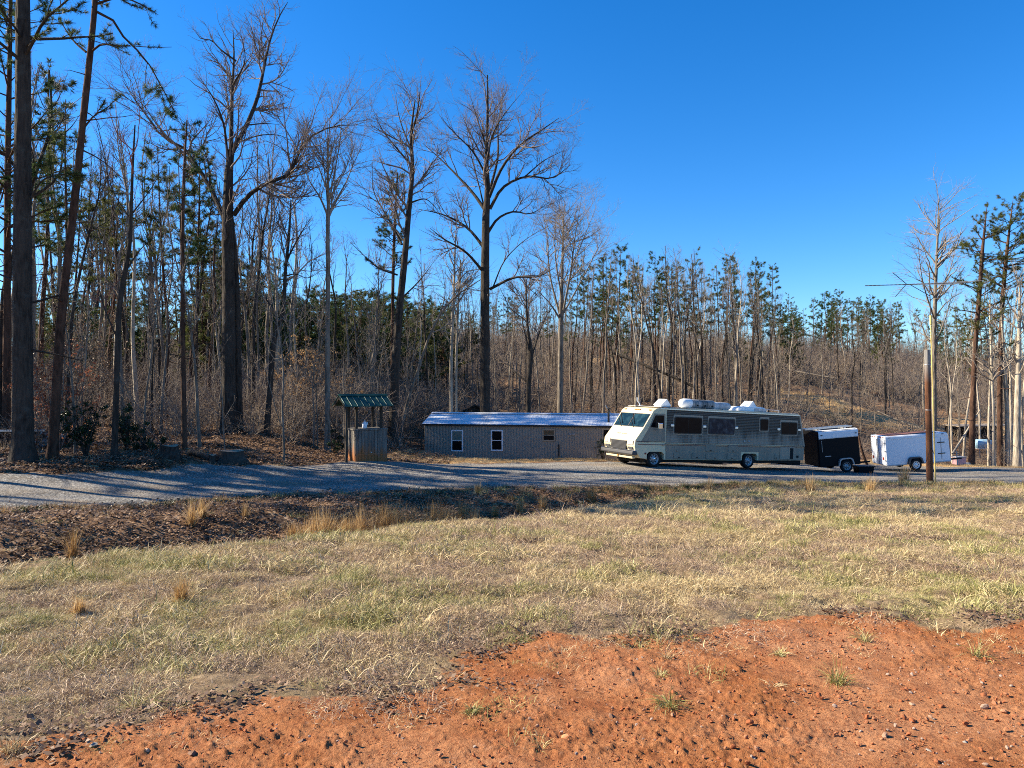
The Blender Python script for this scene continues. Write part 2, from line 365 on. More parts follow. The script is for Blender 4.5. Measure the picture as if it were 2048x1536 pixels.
def build_ground():
    th = np.concatenate([np.linspace(-180, -50, 40)[:-1], np.linspace(-50, -41, 30)[:-1], np.linspace(-41, 41, 620), np.linspace(41, 50, 30)[1:], np.linspace(50, 180, 40)[1:-1]])
    r = [.35]
    while r[-1] < 1800:
        k = 1.25 if r[-1] < 2.6 else (1.0048 if r[-1] < 8.6 else (1.009 if r[-1] < 45 else (1.02 if r[-1] < 170 else 1.15)))
        r.append(r[-1]*k)
    r = np.array(r); A, R = np.meshgrid(np.radians(th), r)      # rows radius
    x = R*np.sin(A); y = R*np.cos(A); z = zt(x, y)
    cl = claymask(x, y); rd = roadmask(x, y)
    near = 1-sstep(8, 11, R)
    f1 = fbm(x*5, y*5, 81, 5); f2 = fbm(x*17, y*17, 83, 4); f3 = vn(x*38, y*38, 85); f4 = vn(x*60, y*60, 87)
    pl = np.abs(fbm(x*9+f1*2, y*9, 89, 3)-.45)
    clod = np.maximum(f2-.55, 0)*.09 + np.maximum(f3-.66, 0)*.055*(f1 > .43) + np.maximum(f4-.62, 0)*.032 + np.minimum(pl, .06)*.16
    lum = .25+.75*sstep(.40, .58, fbm(x*.9+2, y*.9, 95))
    z = z + near*((f1-.47)*.045 + cl*lum*(clod*.75 + (f3-.5)*.005))
    V = np.stack([x, y, z], -1).reshape(-1, 3); nr, nc = x.shape
    i = np.arange(nr-1)[:, None]*nc; j = np.arange(nc)[None]; jn = (j+1) % nc
    Q = np.stack([i+j, i+jn, i+nc+jn, i+nc+j], -1)[..., ::-1].reshape(-1, 4)
    lm = littermask(x, y); sm = strawmask(x, y)
    at = {'clay': cl.ravel(), 'road': rd.ravel(), 'litter': lm.ravel(), 'straw': sm.ravel()}
    nd = np.full(x.shape, 1e9)
    for p0, p1 in zip(np.array(ROAD_NEAR[:-1], float), np.array(ROAD_NEAR[1:], float)):
        e = p1-p0; tt = np.clip(((x-p0[0])*e[0]+(y-p0[1])*e[1])/(e@e), 0, 1); nd = np.minimum(nd, np.hypot(x-p0[0]-tt*e[0], y-p0[1]-tt*e[1]))
    nd = nd+(fbm(x*.25, y*.25, 171)-.47)*1.2; at['track'] = np.maximum.reduce([np.exp(-((nd-c_)/.38)**2) for c_ in (1.3, 3.1, 5.6, 7.2)]).ravel()
    qx = V[Q].mean(1)
    zc = np.where(at['clay'][Q].mean(1) > .5, 1, 0); zc = np.where((zc == 0) & (at['road'][Q].mean(1) > .5), 2, zc)
    zc = np.where((zc == 0) & (at['litter'][Q].mean(1) > .5) & (qx[:, 1] > 20), 3, zc)
    for k, (name, label, cat) in enumerate([('grass_field_ground', 'sloping field soil under the dry grass in front of the gravel road', 'ground'),
            ('red_clay_ground', 'bare orange red clay at the bottom of the picture', 'ground'),
            ('gravel_road', 'pale grey gravel drive crossing behind the ditch', 'road'),
            ('forest_floor', 'leaf covered wooded hillside ground behind the buildings', 'terrain')]):
        q = Q[zc == k]; u, inv = np.unique(q, return_inverse=True)
        me = mesh_np(name, V[u], Q=inv.reshape(-1, 4), smooth=True)
        for a, v in at.items(): fattr(me, a, v[u])
        tag(obj(name, me, M['ground']), label, cat, kind='structure')
    # centre cap under the camera
    c = MB(); n = 24
    me = mesh_np('ground_below_camera', np.concatenate([[[0, 0, z1(0, 0)]], [[.4*math.sin(a), .4*math.cos(a), z1(0, 0)-.01] for a in np.linspace(0, 2*math.pi, n, endpoint=False)]]), T=[[0, 1+(i+1) % n, 1+i] for i in range(n)])
    fattr(me, 'clay', np.ones(n+1)); tag(obj('ground_below_camera', me, M['ground']), 'red clay where the photographer stands', 'ground', kind='structure')
build_ground()

# ------------------------------------------------------------------ scattering of uncountable stuff (geometry nodes on a point cloud)
def stuff(name, pos, rot, scl, idx, protos, label, cat):
    col = bpy.data.collections.new(name + '_pieces')
    for o in protos:
        for c in list(o.users_collection): c.objects.unlink(o)
        col.objects.link(o)
    me = bpy.data.meshes.new(name); me.vertices.add(len(pos)); me.vertices.foreach_set('co', np.asarray(pos, np.float32).ravel())
    a = me.attributes.new('rot', 'FLOAT_VECTOR', 'POINT'); a.data.foreach_set('vector', np.asarray(rot, np.float32).ravel())
    a = me.attributes.new('scl', 'FLOAT', 'POINT'); a.data.foreach_set('value', np.asarray(scl, np.float32))
    a = me.attributes.new('idx', 'INT', 'POINT'); a.data.foreach_set('value', np.asarray(idx, np.int32))
    o = obj(name, me); tag(o, label, cat, kind='stuff')
    g = bpy.data.node_groups.new(name, 'GeometryNodeTree')
    g.interface.new_socket('Geometry', in_out='INPUT', socket_type='NodeSocketGeometry'); g.interface.new_socket('Geometry', in_out='OUTPUT', socket_type='NodeSocketGeometry')
    n, l = g.nodes, g.links
    gi = n.new('NodeGroupInput'); go = n.new('NodeGroupOutput'); ip = n.new('GeometryNodeInstanceOnPoints')
    ci = n.new('GeometryNodeCollectionInfo'); ci.inputs['Collection'].default_value = col
    ci.inputs['Separate Children'].default_value = True; ci.inputs['Reset Children'].default_value = True
    def na(nm, dt):
        q = n.new('GeometryNodeInputNamedAttribute'); q.data_type = dt; q.inputs['Name'].default_value = nm
        return next(s for s in q.outputs if s.enabled and s.name == 'Attribute')
    l.new(gi.outputs[0], ip.inputs['Points']); l.new(ci.outputs[0], ip.inputs['Instance'])
    ip.inputs['Pick Instance'].default_value = True
    l.new(na('idx', 'INT'), ip.inputs['Instance Index']); l.new(na('scl', 'FLOAT'), ip.inputs['Scale'])
    er = n.new('FunctionNodeEulerToRotation'); l.new(na('rot', 'FLOAT_VECTOR'), er.inputs[0]); l.new(er.outputs[0], ip.inputs['Rotation'])
    l.new(ip.outputs[0], go.inputs[0])
    m = o.modifiers.new('scatter', 'NODES'); m.node_group = g
    return o

# ------------------------------------------------------------------ plants: tubes, needles, leaves, blades
def tubes(groups):
    """groups: list of (Pts (B,N,3), Rad (B,N), sides) -> verts, quads"""
    VV = []; QQ = []; b = 0
    for Pt, R, S in groups:
        if len(Pt) == 0: continue
        B, N, _ = Pt.shape
        Tn = np.gradient(Pt, axis=1); Tn /= np.linalg.norm(Tn, axis=2, keepdims=True)+1e-9
        mt = Pt[:, -1]-Pt[:, 0]; mt /= np.linalg.norm(mt, axis=1, keepdims=True)+1e-9
        ref = np.where(np.abs(mt[:, 2:3]) < .8, np.array([[0, 0, 1.]]), np.array([[1., 0, 0]]))[:, None, :]
        u = np.cross(Tn, np.broadcast_to(ref, Tn.shape)); u /= np.linalg.norm(u, axis=2, keepdims=True)+1e-9
        w = np.cross(Tn, u); a = np.arange(S)*2*np.pi/S
        ring = Pt[:, :, None]+R[:, :, None, None]*(np.cos(a)[None, None, :, None]*u[:, :, None]+np.sin(a)[None, None, :, None]*w[:, :, None])
        VV.append(ring.reshape(-1, 3))
        base = (np.arange(B)[:, None, None]*N+np.arange(N-1)[None, :, None])*S; k = np.arange(S)[None, None]; kn = (k+1) % S
        QQ.append(np.stack([base+k, base+kn, base+S+kn, base+S+k], -1).reshape(-1, 4)+b); b += B*N*S
    return np.concatenate(VV), np.concatenate(QQ)

def resample(pts, rad, n):
    pts = np.asarray(pts, float); rad = np.asarray(rad, float)
    d = np.concatenate([[0], np.cumsum(np.linalg.norm(np.diff(pts, axis=0), axis=1))]); t = np.linspace(0, d[-1], n)
    # Catmull-Rom style smoothing by cubic Hermite on the arc length
    m = np.gradient(pts, d, axis=0); i = np.clip(np.searchsorted(d, t)-1, 0, len(d)-2); h = (d[i+1]-d[i])[:, None]; s = ((t-d[i])[:, None])/h
    q = (2*s**3-3*s**2+1)*pts[i]+(s**3-2*s**2+s)*h*m[i]+(-2*s**3+3*s**2)*pts[i+1]+(s**3-s**2)*h*m[i+1]
    return q, np.interp(t, d, rad)

def grow(P_, R_, per_m, t0, t1, ang, lf, M_, up, wob, rf, rng, lmin=.1, tip=.3, taper=.55, rmin=.0025, flat=0., lmax=99.):
    """one generation of side branches for all parents at once"""
    B, N, _ = P_.shape
    L = np.linalg.norm(np.diff(P_, axis=1), axis=2).sum(1)
    cnt = np.maximum(rng.poisson(np.maximum(L*per_m, .01)), 0); par = np.repeat(np.arange(B), cnt); K = len(par)
    if K == 0: return np.zeros((0, M_, 3)), np.zeros((0, M_))
    t = t0+(t1-t0)*rng.random(K)**.85; f = t*(N-1); i = np.minimum(f.astype(int), N-2); s = (f-i)[:, None]
    p = P_[par, i]*(1-s)+P_[par, i+1]*s; tg = P_[par, i+1]-P_[par, i]; tg /= np.linalg.norm(tg, axis=1, keepdims=True)+1e-9
    r = R_[par, i]*(1-s[:, 0])+R_[par, i+1]*s[:, 0]
    q = rng.normal(size=(K, 3)); q[:, 2] *= (1-flat); q -= (q*tg).sum(1, keepdims=True)*tg; q /= np.linalg.norm(q, axis=1, keepdims=True)+1e-9
    a = np.radians(rng.uniform(ang[0], ang[1], K))[:, None]; d = np.cos(a)*tg+np.sin(a)*q
    ln = np.maximum(L[par]*rng.uniform(lf[0], lf[1], K)*(1.08-taper*t), lmin); ln = np.minimum(ln, lmax*rng.uniform(.6, 1.1, K))
    out = np.empty((K, M_, 3)); out[:, 0] = p; st = (ln/(M_-1))[:, None]
    for k in range(1, M_):
        d = d+rng.normal(size=(K, 3))*wob+np.array([0, 0, up]); d /= np.linalg.norm(d, axis=1, keepdims=True); p = p+d*st; out[:, k] = p
    r0 = np.maximum(np.minimum(r*rf, ln*.02+.004), rmin); rr = np.maximum(r0[:, None]*np.linspace(1, tip, M_)[None], rmin*.6)
    return out, rr

def needles(C, D, n, ln, w, rng, spread=.75):
    K = len(C); d = D[:, None]*.75+rng.normal(size=(K, n, 3))*spread; d /= np.linalg.norm(d, axis=2, keepdims=True)+1e-9
    l = ln*rng.uniform(.6, 1.1, (K, n, 1)); sd = np.cross(d, rng.normal(size=(K, n, 3))); sd /= np.linalg.norm(sd, axis=2, keepdims=True)+1e-9
    b = C[:, None]+d*.02
    V = np.stack([b-sd*w/2, b+sd*w/2, b+d*l], 2).reshape(-1, 3)
    v = np.clip(rng.random((K, 1))*.7+rng.random((K, n))*.3, 0, 1).repeat(3)
    return V, np.arange(len(V)).reshape(-1, 3), v

def leaves(C, size, rng, droop=.3, nrm=None):
    K = len(C); a = rng.normal(size=(K, 3)); a[:, 2] -= droop; a /= np.linalg.norm(a, axis=1, keepdims=True)
    b = np.cross(a, rng.normal(size=(K, 3)) if nrm is None else nrm); b /= np.linalg.norm(b, axis=1, keepdims=True)+1e-9
    c = np.cross(a, b); s = size*rng.uniform(.6, 1.2, (K, 1))
    V = np.stack([C, C+a*s*.5+b*s*.28+c*s*.08, C+a*s, C+a*s*.5-b*s*.28+c*s*.08], 1).reshape(-1, 3)
    return V, np.arange(len(V)).reshape(-1, 4), rng.random(K).repeat(4)

def tube_obj(name, groups, mat, parent, smooth=True, flare=0., zb=None, rough=0.):
    V, Q = tubes(groups)
    me = mesh_np(name, V, Q=Q, smooth=smooth); return obj(name, me, mat, parent)
def tri_obj(name, V, T, v, mat, parent, quad=False):
    me = mesh_np(name, V, **({'Q': T} if quad else {'T': T})); fattr(me, 'v', v); return obj(name, me, mat, parent)

def trunk_arrays(pts, rad, n=22, flare=.55, rng=None, fh=.5):
    q, r = resample(pts, rad, n); h = np.linalg.norm(q-q[0], axis=1); r = r*(1+flare*np.exp(-h/fh))
    return q, r
def trunk_group(q, r, S=12, rng=None, lump=.06):
    """trunk as a lumpy tube group (single)"""
    return (q[None], r[None]*(1+(rng.random((1, len(r)))-.5)*lump if rng is not None else 1), S)

def limb3d(pxs, Y, w0, w1, k, rng, anchor=None):
    """limb from photo polyline; leans k metres in depth per metre of run"""
    p0 = P(pxs[0][0], pxs[0][1], Y); out = []
    for px, py in pxs:
        p = P(px, py, Y); dd = np.linalg.norm(p-p0); out.append(P(px, py, Y+k*dd))
    n = len(out); ws = np.linspace(w0*.78, w1*.8, n)/F*Y/2
    return np.array(out), ws

def bare_tree(name, label, Y, trunk, limbs, seed, group=None, cat='tree', barkm='bark_dark', twm='twig', d1=(1.1, .35), d2=2.4, d3=3.6, d4=0, auto=None, extra=None, l1=(.32, .68), S=12, t0=.5, flare=.55, l1m=3.0):
    rng = np.random.default_rng(seed)
    base = P(trunk[0][0], trunk[0][1], Y); base[2] = z1(base[0], base[1])-.05
    root = empty(name, base); tag(root, label, cat, group)
    tp = np.array([P(a, b, Y) for a, b, w in trunk]); tr = np.array([w for a, b, w in trunk])*.80/F*Y/2
    tp[0, 2] = min(tp[0, 2], base[2]); tp = np.concatenate([[tp[0]-[0, 0, .25]], tp]); tr = np.concatenate([[tr[0]], tr])
    q, r = trunk_arrays(tp-base, tr, 26, flare if tr[0] < .5 else .25, rng, .35)
    N = 12; LP = []; LR = []; tg = [trunk_group(q, r, S, rng)]
    for li in limbs:
        pxs, w = li[0], li[1]; k = li[2] if len(li) > 2 else rng.uniform(-.7, .7)
        p, rr = limb3d(pxs, Y, w, max(.7, w*.13), k, rng); p, rr = resample(p-base, rr, N); LP.append(p); LR.append(rr)
    if extra: # further stems
        for pxs in extra:
            p = np.array([P(a, b, Y+.3) for a, b, w in pxs])-base; rr = np.array([w for a, b, w in pxs])*.7/F*Y/2
            p, rr = resample(p, rr, 20); tg.append((p[None], rr[None], 10))
    LP = np.array(LP).reshape(-1, N, 3); LR = np.array(LR).reshape(-1, N)
    iq = np.linspace(t0*(len(q)-1), len(q)-1, N); top = np.stack([np.interp(iq, np.arange(len(q)), q[:, c]) for c in range(3)], 1); topr = np.interp(iq, np.arange(len(q)), r)
    if auto:
        ap, ar = grow(top[None], topr[None], auto[0], 0, 1, (35, 65), auto[1], N, .10, .14, .5, rng, .6, .2); LP = np.concatenate([LP, ap]); LR = np.concatenate([LR, ar])
    if len(LP): tg.append((LP, LR, 7))
    tube_obj('trunk', tg, M[barkm], root)
    AP = np.concatenate([LP, top[None]]); AR = np.concatenate([LR, topr[None]])
    b1, r1 = grow(AP, AR, d1[0], .22, 1, (25, 62), l1, 8, .07, .15, .6, rng, .6, .25, taper=.35, lmax=l1m)
    b2, r2 = grow(np.concatenate([b1]), r1, d2, .1, 1, (25, 60), (.30, .62), 6, .06, .15, .65, rng, .35, .35, rmin=.004, lmax=1.7)
    b3, r3 = grow(b2, r2, d3, .1, 1, (22, 60), (.35, .68), 4, .06, .15, .7, rng, .25, .5, rmin=.0035, lmax=.9)
    gs = [(b1, r1, 5), (b2, r2, 4), (b3, r3, 3)]
    if d4:
        b4, r4 = grow(b3, r3, d4, .2, 1, (20, 55), (.35, .7), 3, .05, .12, .8, rng, .1, .6, rmin=.003); gs.append((b4, r4, 3))
    tube_obj('crown', gs, M[twm], root)
    return root

def pine_tree(name, label, pts, rad, base, seed, group=None, crown0=.45, br=3.2, blen=(.10, .24), clump=5.5, nn=16, nl=.19, nw=.016, ndl='needle', barkm='bark_pine', ang=(55, 95), up=.03, S=10, extra=None, cat='tree', dead=0, sub=2.0, spread=.75):
    rng = np.random.default_rng(seed); root = empty(name, base); tag(root, label, cat, group)
    q, r = trunk_arrays(np.asarray(pts)-base, rad, 24, .35, rng, .3)
    H = np.linalg.norm(q[-1]-q[0]); tg = [trunk_group(q, r, S, rng)]
    b1, r1 = grow(q[None], r[None], br*(1-crown0), crown0, .99, ang, blen, 8, up, .10, .4, rng, .35, .3, taper=.75)
    if extra is not None:
        ep = np.array([resample(p-base, w, 8)[0] for p, w in extra]); er = np.array([resample(p-base, w, 8)[1] for p, w in extra])
        b1 = np.concatenate([b1, ep]); r1 = np.concatenate([r1, er])
    if dead:
        dp, dr = grow(q[None], r[None], dead, .15, crown0+.1, (70, 110), (.04, .12), 5, -.02, .12, .25, rng, .3, .3); tg.append((dp, dr, 4))
    b2, r2 = grow(b1, r1, sub, .3, 1, (25, 60), (.25, .5), 5, .08, .12, .6, rng, .2, .5, flat=.5, rmin=.006)
    tg += [(b1, r1, 5), (b2, r2, 3)]
    tube_obj('trunk', tg, M[barkm], root)
    # needle tufts along the outer part of the branchlets
    ap = np.concatenate([b1[:, 3:][:, ::1], b2[:, :5]]) if b1.shape[1]-3 == 5 else b2
    L = np.linalg.norm(np.diff(ap, axis=1), axis=2).sum(1); cnt = np.maximum(1, rng.poisson(L*clump)); par = np.repeat(np.arange(len(ap)), cnt)
    f = (rng.random(len(par))**.6)*(ap.shape[1]-1); i = np.minimum(f.astype(int), ap.shape[1]-2); s = (f-i)[:, None]
    C = ap[par, i]*(1-s)+ap[par, i+1]*s; D = ap[par, i+1]-ap[par, i]; D /= np.linalg.norm(D, axis=1, keepdims=True)+1e-9
    V, T, v = needles(C, D+np.array([0, 0, .15]), nn, nl, nw, rng, spread); tri_obj('crown', V, T, v, M[ndl], root)
    return root

def copy_tree(src, loc, rz, sc, label=None, group=None, tilt=(0, 0)):
    o = src.copy(); COL.objects.link(o); o.location = loc; o.rotation_euler = (tilt[0], tilt[1], rz); o.scale = sc if hasattr(sc, '__len__') else (sc, sc, sc)
    if label: o['label'] = label
    if group: o['group'] = group
    for ch in src.children:
        c = ch.copy(); COL.objects.link(c); c.parent = o
    return o

# ------------------------------------------------------------------ materials of made things
def weathered(name, c, stain=(.03, .028, .025), amt=.8, top=None):
    """painted panel with vertical mildew streaks"""
    t = NT(name); co = t.co()
    s1 = t.noise(1.0, 6, .7, t.map((2.6, 2.6, .22))); s2 = t.noise(1.0, 5, .65, t.map((9, 9, .7))); s3 = t.noise(.55, 4, .6)
    f = t.math('MULTIPLY', t.ramp(t.math('ADD', t.math('MULTIPLY', s1, .6), t.math('MULTIPLY', s3, .4)), [(.36, 0.0), (.52, 1.0)]), t.ramp(s2, [(.25, .35), (.6, 1.0)]))
    if top is not None:
        z = t.sep(co, 2); f = t.math('MULTIPLY', f, t.ramp(t.math('DIVIDE', z, top[2]), [(top[0]/top[2], .08), (top[1]/top[2], 1.0)]))
    f = t.math('MULTIPLY', f, amt); base = t.mix(t.noise(3, 4, .6), tuple(x*.9 for x in c), c)
    t.set(t.mix(f, base, stain), .55, 0, .35); return t.m
M['rv_cream'] = plain('rv_cream', (.68, .57, .36), .38, 0, .06, 2.0, .5)
t = NT('rv_side'); z = t.sep(t.co(), 2)
s1 = t.noise(1.0, 5, .65, t.map((1.1, 1.1, .55))); s2 = t.noise(1.0, 5, .7, t.map((7, 7, .35))); wv = t.math('PINGPONG', z, .039)
f = t.math('ADD', t.math('MULTIPLY', s1, .62), t.math('MULTIPLY', s2, .38)); f = t.math('ADD', f, t.math('MULTIPLY', t.ramp(t.math('DIVIDE', z, 2.8), [(.45, 0.0), (.80, 1.0)]), .30))
f = t.math('MULTIPLY', t.ramp(f, [(.46, 0.0), (.68, 1.0)]), t.ramp(t.math('DIVIDE', wv, .039), [(.15, 1.0), (.75, .62)]))
t.set(t.mix(f, (.32, .265, .20), (.016, .013, .011)), .6, 0, .3); M['rv_side'] = t.m  # cream paint darkened for the shaded side, with real mildew over it
M['rv_lower'] = weathered('rv_lower', (.36, .295, .215), (.10, .085, .065), .45)  # same cream paint, set darker for its shaded side
M['rv_trim'] = plain('rv_trim', (.33, .27, .20), .5, 0, .15)
M['rv_roof'] = plain('rv_roof', (.72, .70, .64), .6, 0, .15, 3)
M['white_plastic'] = plain('white_plastic', (.80, .80, .77), .45, 0, .05)
M['dirty_white'] = weathered('dirty_white', (.70, .70, .68), (.16, .15, .14), .75)
M['aluminium'] = plain('aluminium', (.62, .63, .64), .32, .9, .12)
M['pod_grey'] = weathered('pod_grey', (.48, .47, .44), (.04, .038, .034), .95)
M['chrome'] = plain('chrome', (.75, .75, .76), .15, 1, .05)
M['rubber'] = plain('rubber', (.018, .018, .018), .85, 0, .25, 12, .2)
M['black_frame'] = plain('black_frame', (.012, .012, .013), .5, 0, .1)
M['dark_under'] = plain('dark_under', (.014, .013, .012), .9, 0, .2)
M['black_paint'] = plain('black_paint', (.007, .007, .008), .55, 0, .2, 4, .12)
M['red_stripe'] = plain('red_stripe', (.17, .045, .04), .6, 0, .2)
M['maroon'] = plain('maroon', (.10, .05, .045), .6, 0, .2)
M['bumper_black'] = plain('bumper_black', (.05, .05, .055), .45, 0, .2)
M['amber'] = plain('amber', (.75, .24, .06), .3, 0, .1)
M['red_lens'] = plain('red_lens', (.22, .02, .015), .25, 0, .1)
M['lamp_glass'] = plain('lamp_glass', (.55, .55, .52), .1, 0, .2, 20, .8)
def glass(name, c, rough=.04, tint=None):
    t = NT(name); n = t.noise(3.5, 4, .6); t.set(t.mix(t.ramp(n, [(.45, 0.0), (.65, 1.0)]), c, tint or c), max(rough, .12), 0, .10); t.b.inputs['IOR'].default_value = 1.5; return t.m
M['glass_dark'] = glass('glass_dark', (.006, .006, .008), .05, (.012, .011, .012))
M['glass_curtain'] = glass('glass_curtain', (.025, .027, .036), .08, (.075, .08, .09))
M['glass_blue'] = glass('glass_blue', (.006, .020, .034), .05, (.018, .05, .07))
M['white_frame'] = plain('white_frame', (.78, .78, .80), .5, 0, .05)
M['tan_frame'] = plain('tan_frame', (.34, .27, .19), .6, 0, .15)
t = NT('siding_grey'); n = t.noise(.6, 4, .6); t.set(t.mix(n, (.25, .22, .18), (.33, .29, .24)), .55, .0, .4)
M['siding_grey'] = t.m
t = NT('roof_metal'); s = t.noise(1, 5, .6, t.map((1.2, 5, 5))); t.set(t.ramp(s, [(.3, (.55, .58, .62)), (.6, (.80, .81, .82))]), t.ramp(s, [(.3, .38), (.7, .5)]), .25, .5); M['roof_metal'] = t.m
M['eave_shade_black'] = plain('eave_shade_black', (.02, .019, .02), .7, 0, .2)  # black of the painted eave shadow, also used on pipes and sill
M['green_roof'] = plain('green_roof', (.012, .060, .045), .55, 0, .2, 3, .3)
M['green_seam'] = plain('green_seam', (.03, .115, .09), .5, 0, .1)
t = NT('well_wood'); v = t.map((9, 9, .8)); s = t.noise(1, 6, .65, v); z = t.sep(t.co(), 2)
c = t.ramp(s, [(.3, (.07, .062, .055)), (.7, (.22, .20, .17))])
stn = t.ramp(t.math('ADD', t.math('MULTIPLY', z, -.9), t.math('MULTIPLY', t.noise(1, 4, .6, t.map((5, 5, .6))), 1.5)), [(.20, 0.0), (.60, .95)])
t.set(t.mix(stn, c, (.30, .115, .04)), .9, 0, .15).bump(s, .5, .02); M['well_wood'] = t.m
M['dark_wood'] = bark('dark_wood', (.02, .016, .013), (.07, .055, .042), (20, 20, 2))
t = NT('pole_wood'); s = t.noise(1, 7, .7, t.map((22, 22, 1.1))); z = t.sep(t.co(), 2)
c = t.ramp(s, [(.3, (.045, .020, .012)), (.55, (.15, .065, .034)), (.75, (.25, .12, .07))]); top = t.ramp(t.math('DIVIDE', z, 6.), [(.66, 0.0), (.80, 1.0)])
t.set(t.mix(top, c, t.ramp(s, [(.3, (.12, .11, .10)), (.7, (.34, .32, .29))])), .9, 0, .15).bump(s, .6, .03); M['pole_wood'] = t.m
M['mast_yellow'] = plain('mast_yellow', (.60, .47, .16), .5, 0, .15)
M['antenna_metal'] = plain('antenna_metal', (.10, .10, .11), .45, .6, .2)
M['rust_roof'] = plain('rust_roof', (.20, .085, .055), .7, 0, .25, 3)
M['trailer_white'] = plain('trailer_white', (.76, .78, .80), .4, 0, .04, 2.)
M['galv'] = plain('galv', (.38, .38, .38), .5, .6, .15)
M['jug'] = plain('jug', (.82, .84, .88), .4, 0, .04)
M['pink'] = plain('pink', (.55, .33, .33), .6, 0, .2)
M['paleblue'] = plain('paleblue', (.34, .52, .62), .4, 0, .1)
M['cut_wood'] = plain('cut_wood', (.30, .22, .14), .9, 0, .3, 12)
M['rock_pale'] = plain('rock_pale', (.55, .47, .38), .9, 0, .2, 5)

def frame_obj(name, o, yaw, pitch=0, roll=0):
    e = empty(name); c, s = math.cos(yaw), math.sin(yaw); cp, sp = math.cos(pitch), math.sin(pitch)
    ex = Vector((c*cp, s*cp, -sp)); ey = Vector((-s, c, 0)); ez = ex.cross(ey)
    m = Matrix((ex, ey, ez)).transposed().to_4x4(); m.translation = Vector(o); e.matrix_world = m
    return e

def rrect(x0, x1, z0, z1, r, n=5):
    out = []
    for cx, cz, a0 in ((x1-r, z1-r, 0), (x0+r, z1-r, 90), (x0+r, z0+r, 180), (x1-r, z0+r, 270)):
        for k in range(n+1):
            a = RAD(a0+90*k/n); out.append((cx+r*math.cos(a), cz+r*math.sin(a)))
    return out

def wheel(parent, x, y, z, R, w, rim='aluminium', hub='chrome', n=30, spokes=0):
    """wheel facing local -y, outer face at y"""
    e = MB().lathe([(R*.60, 0.02), (R*.66, -.005), (R*.90, -.012), (R*.97, .012), (R, .05), (R, w-.05), (R*.95, w), (R*.6, w)], (x, y, z), 'y', n).build('wheel', M['rubber'], parent, smooth=True)
    MB().lathe([(R*.66, .012), (R*.62, .0), (R*.58, .03), (R*.50, .075), (R*.34, .085), (R*.30, .03), (R*.18, .02), (.0, .015)], (x, y, z), 'y', n).build('rim', M[rim], e, smooth=True)
    MB().lathe([(R*.17, .03), (R*.16, -.012), (R*.10, -.025), (0, -.028)], (x, y, z), 'y', 16).build('hub_cap', M[hub], e, smooth=True)
    if spokes:
        b = MB()
        for k in range(spokes):
            a = 2*math.pi*k/spokes; b.lathe([(.0, .055), (R*.075, .056), (R*.075, .075)], (x+R*.44*math.cos(a), y, z+R*.44*math.sin(a)), 'y', 10)
        tag(b.build('hand_hole', M['dark_under'], e), kind='stuff')
    return e

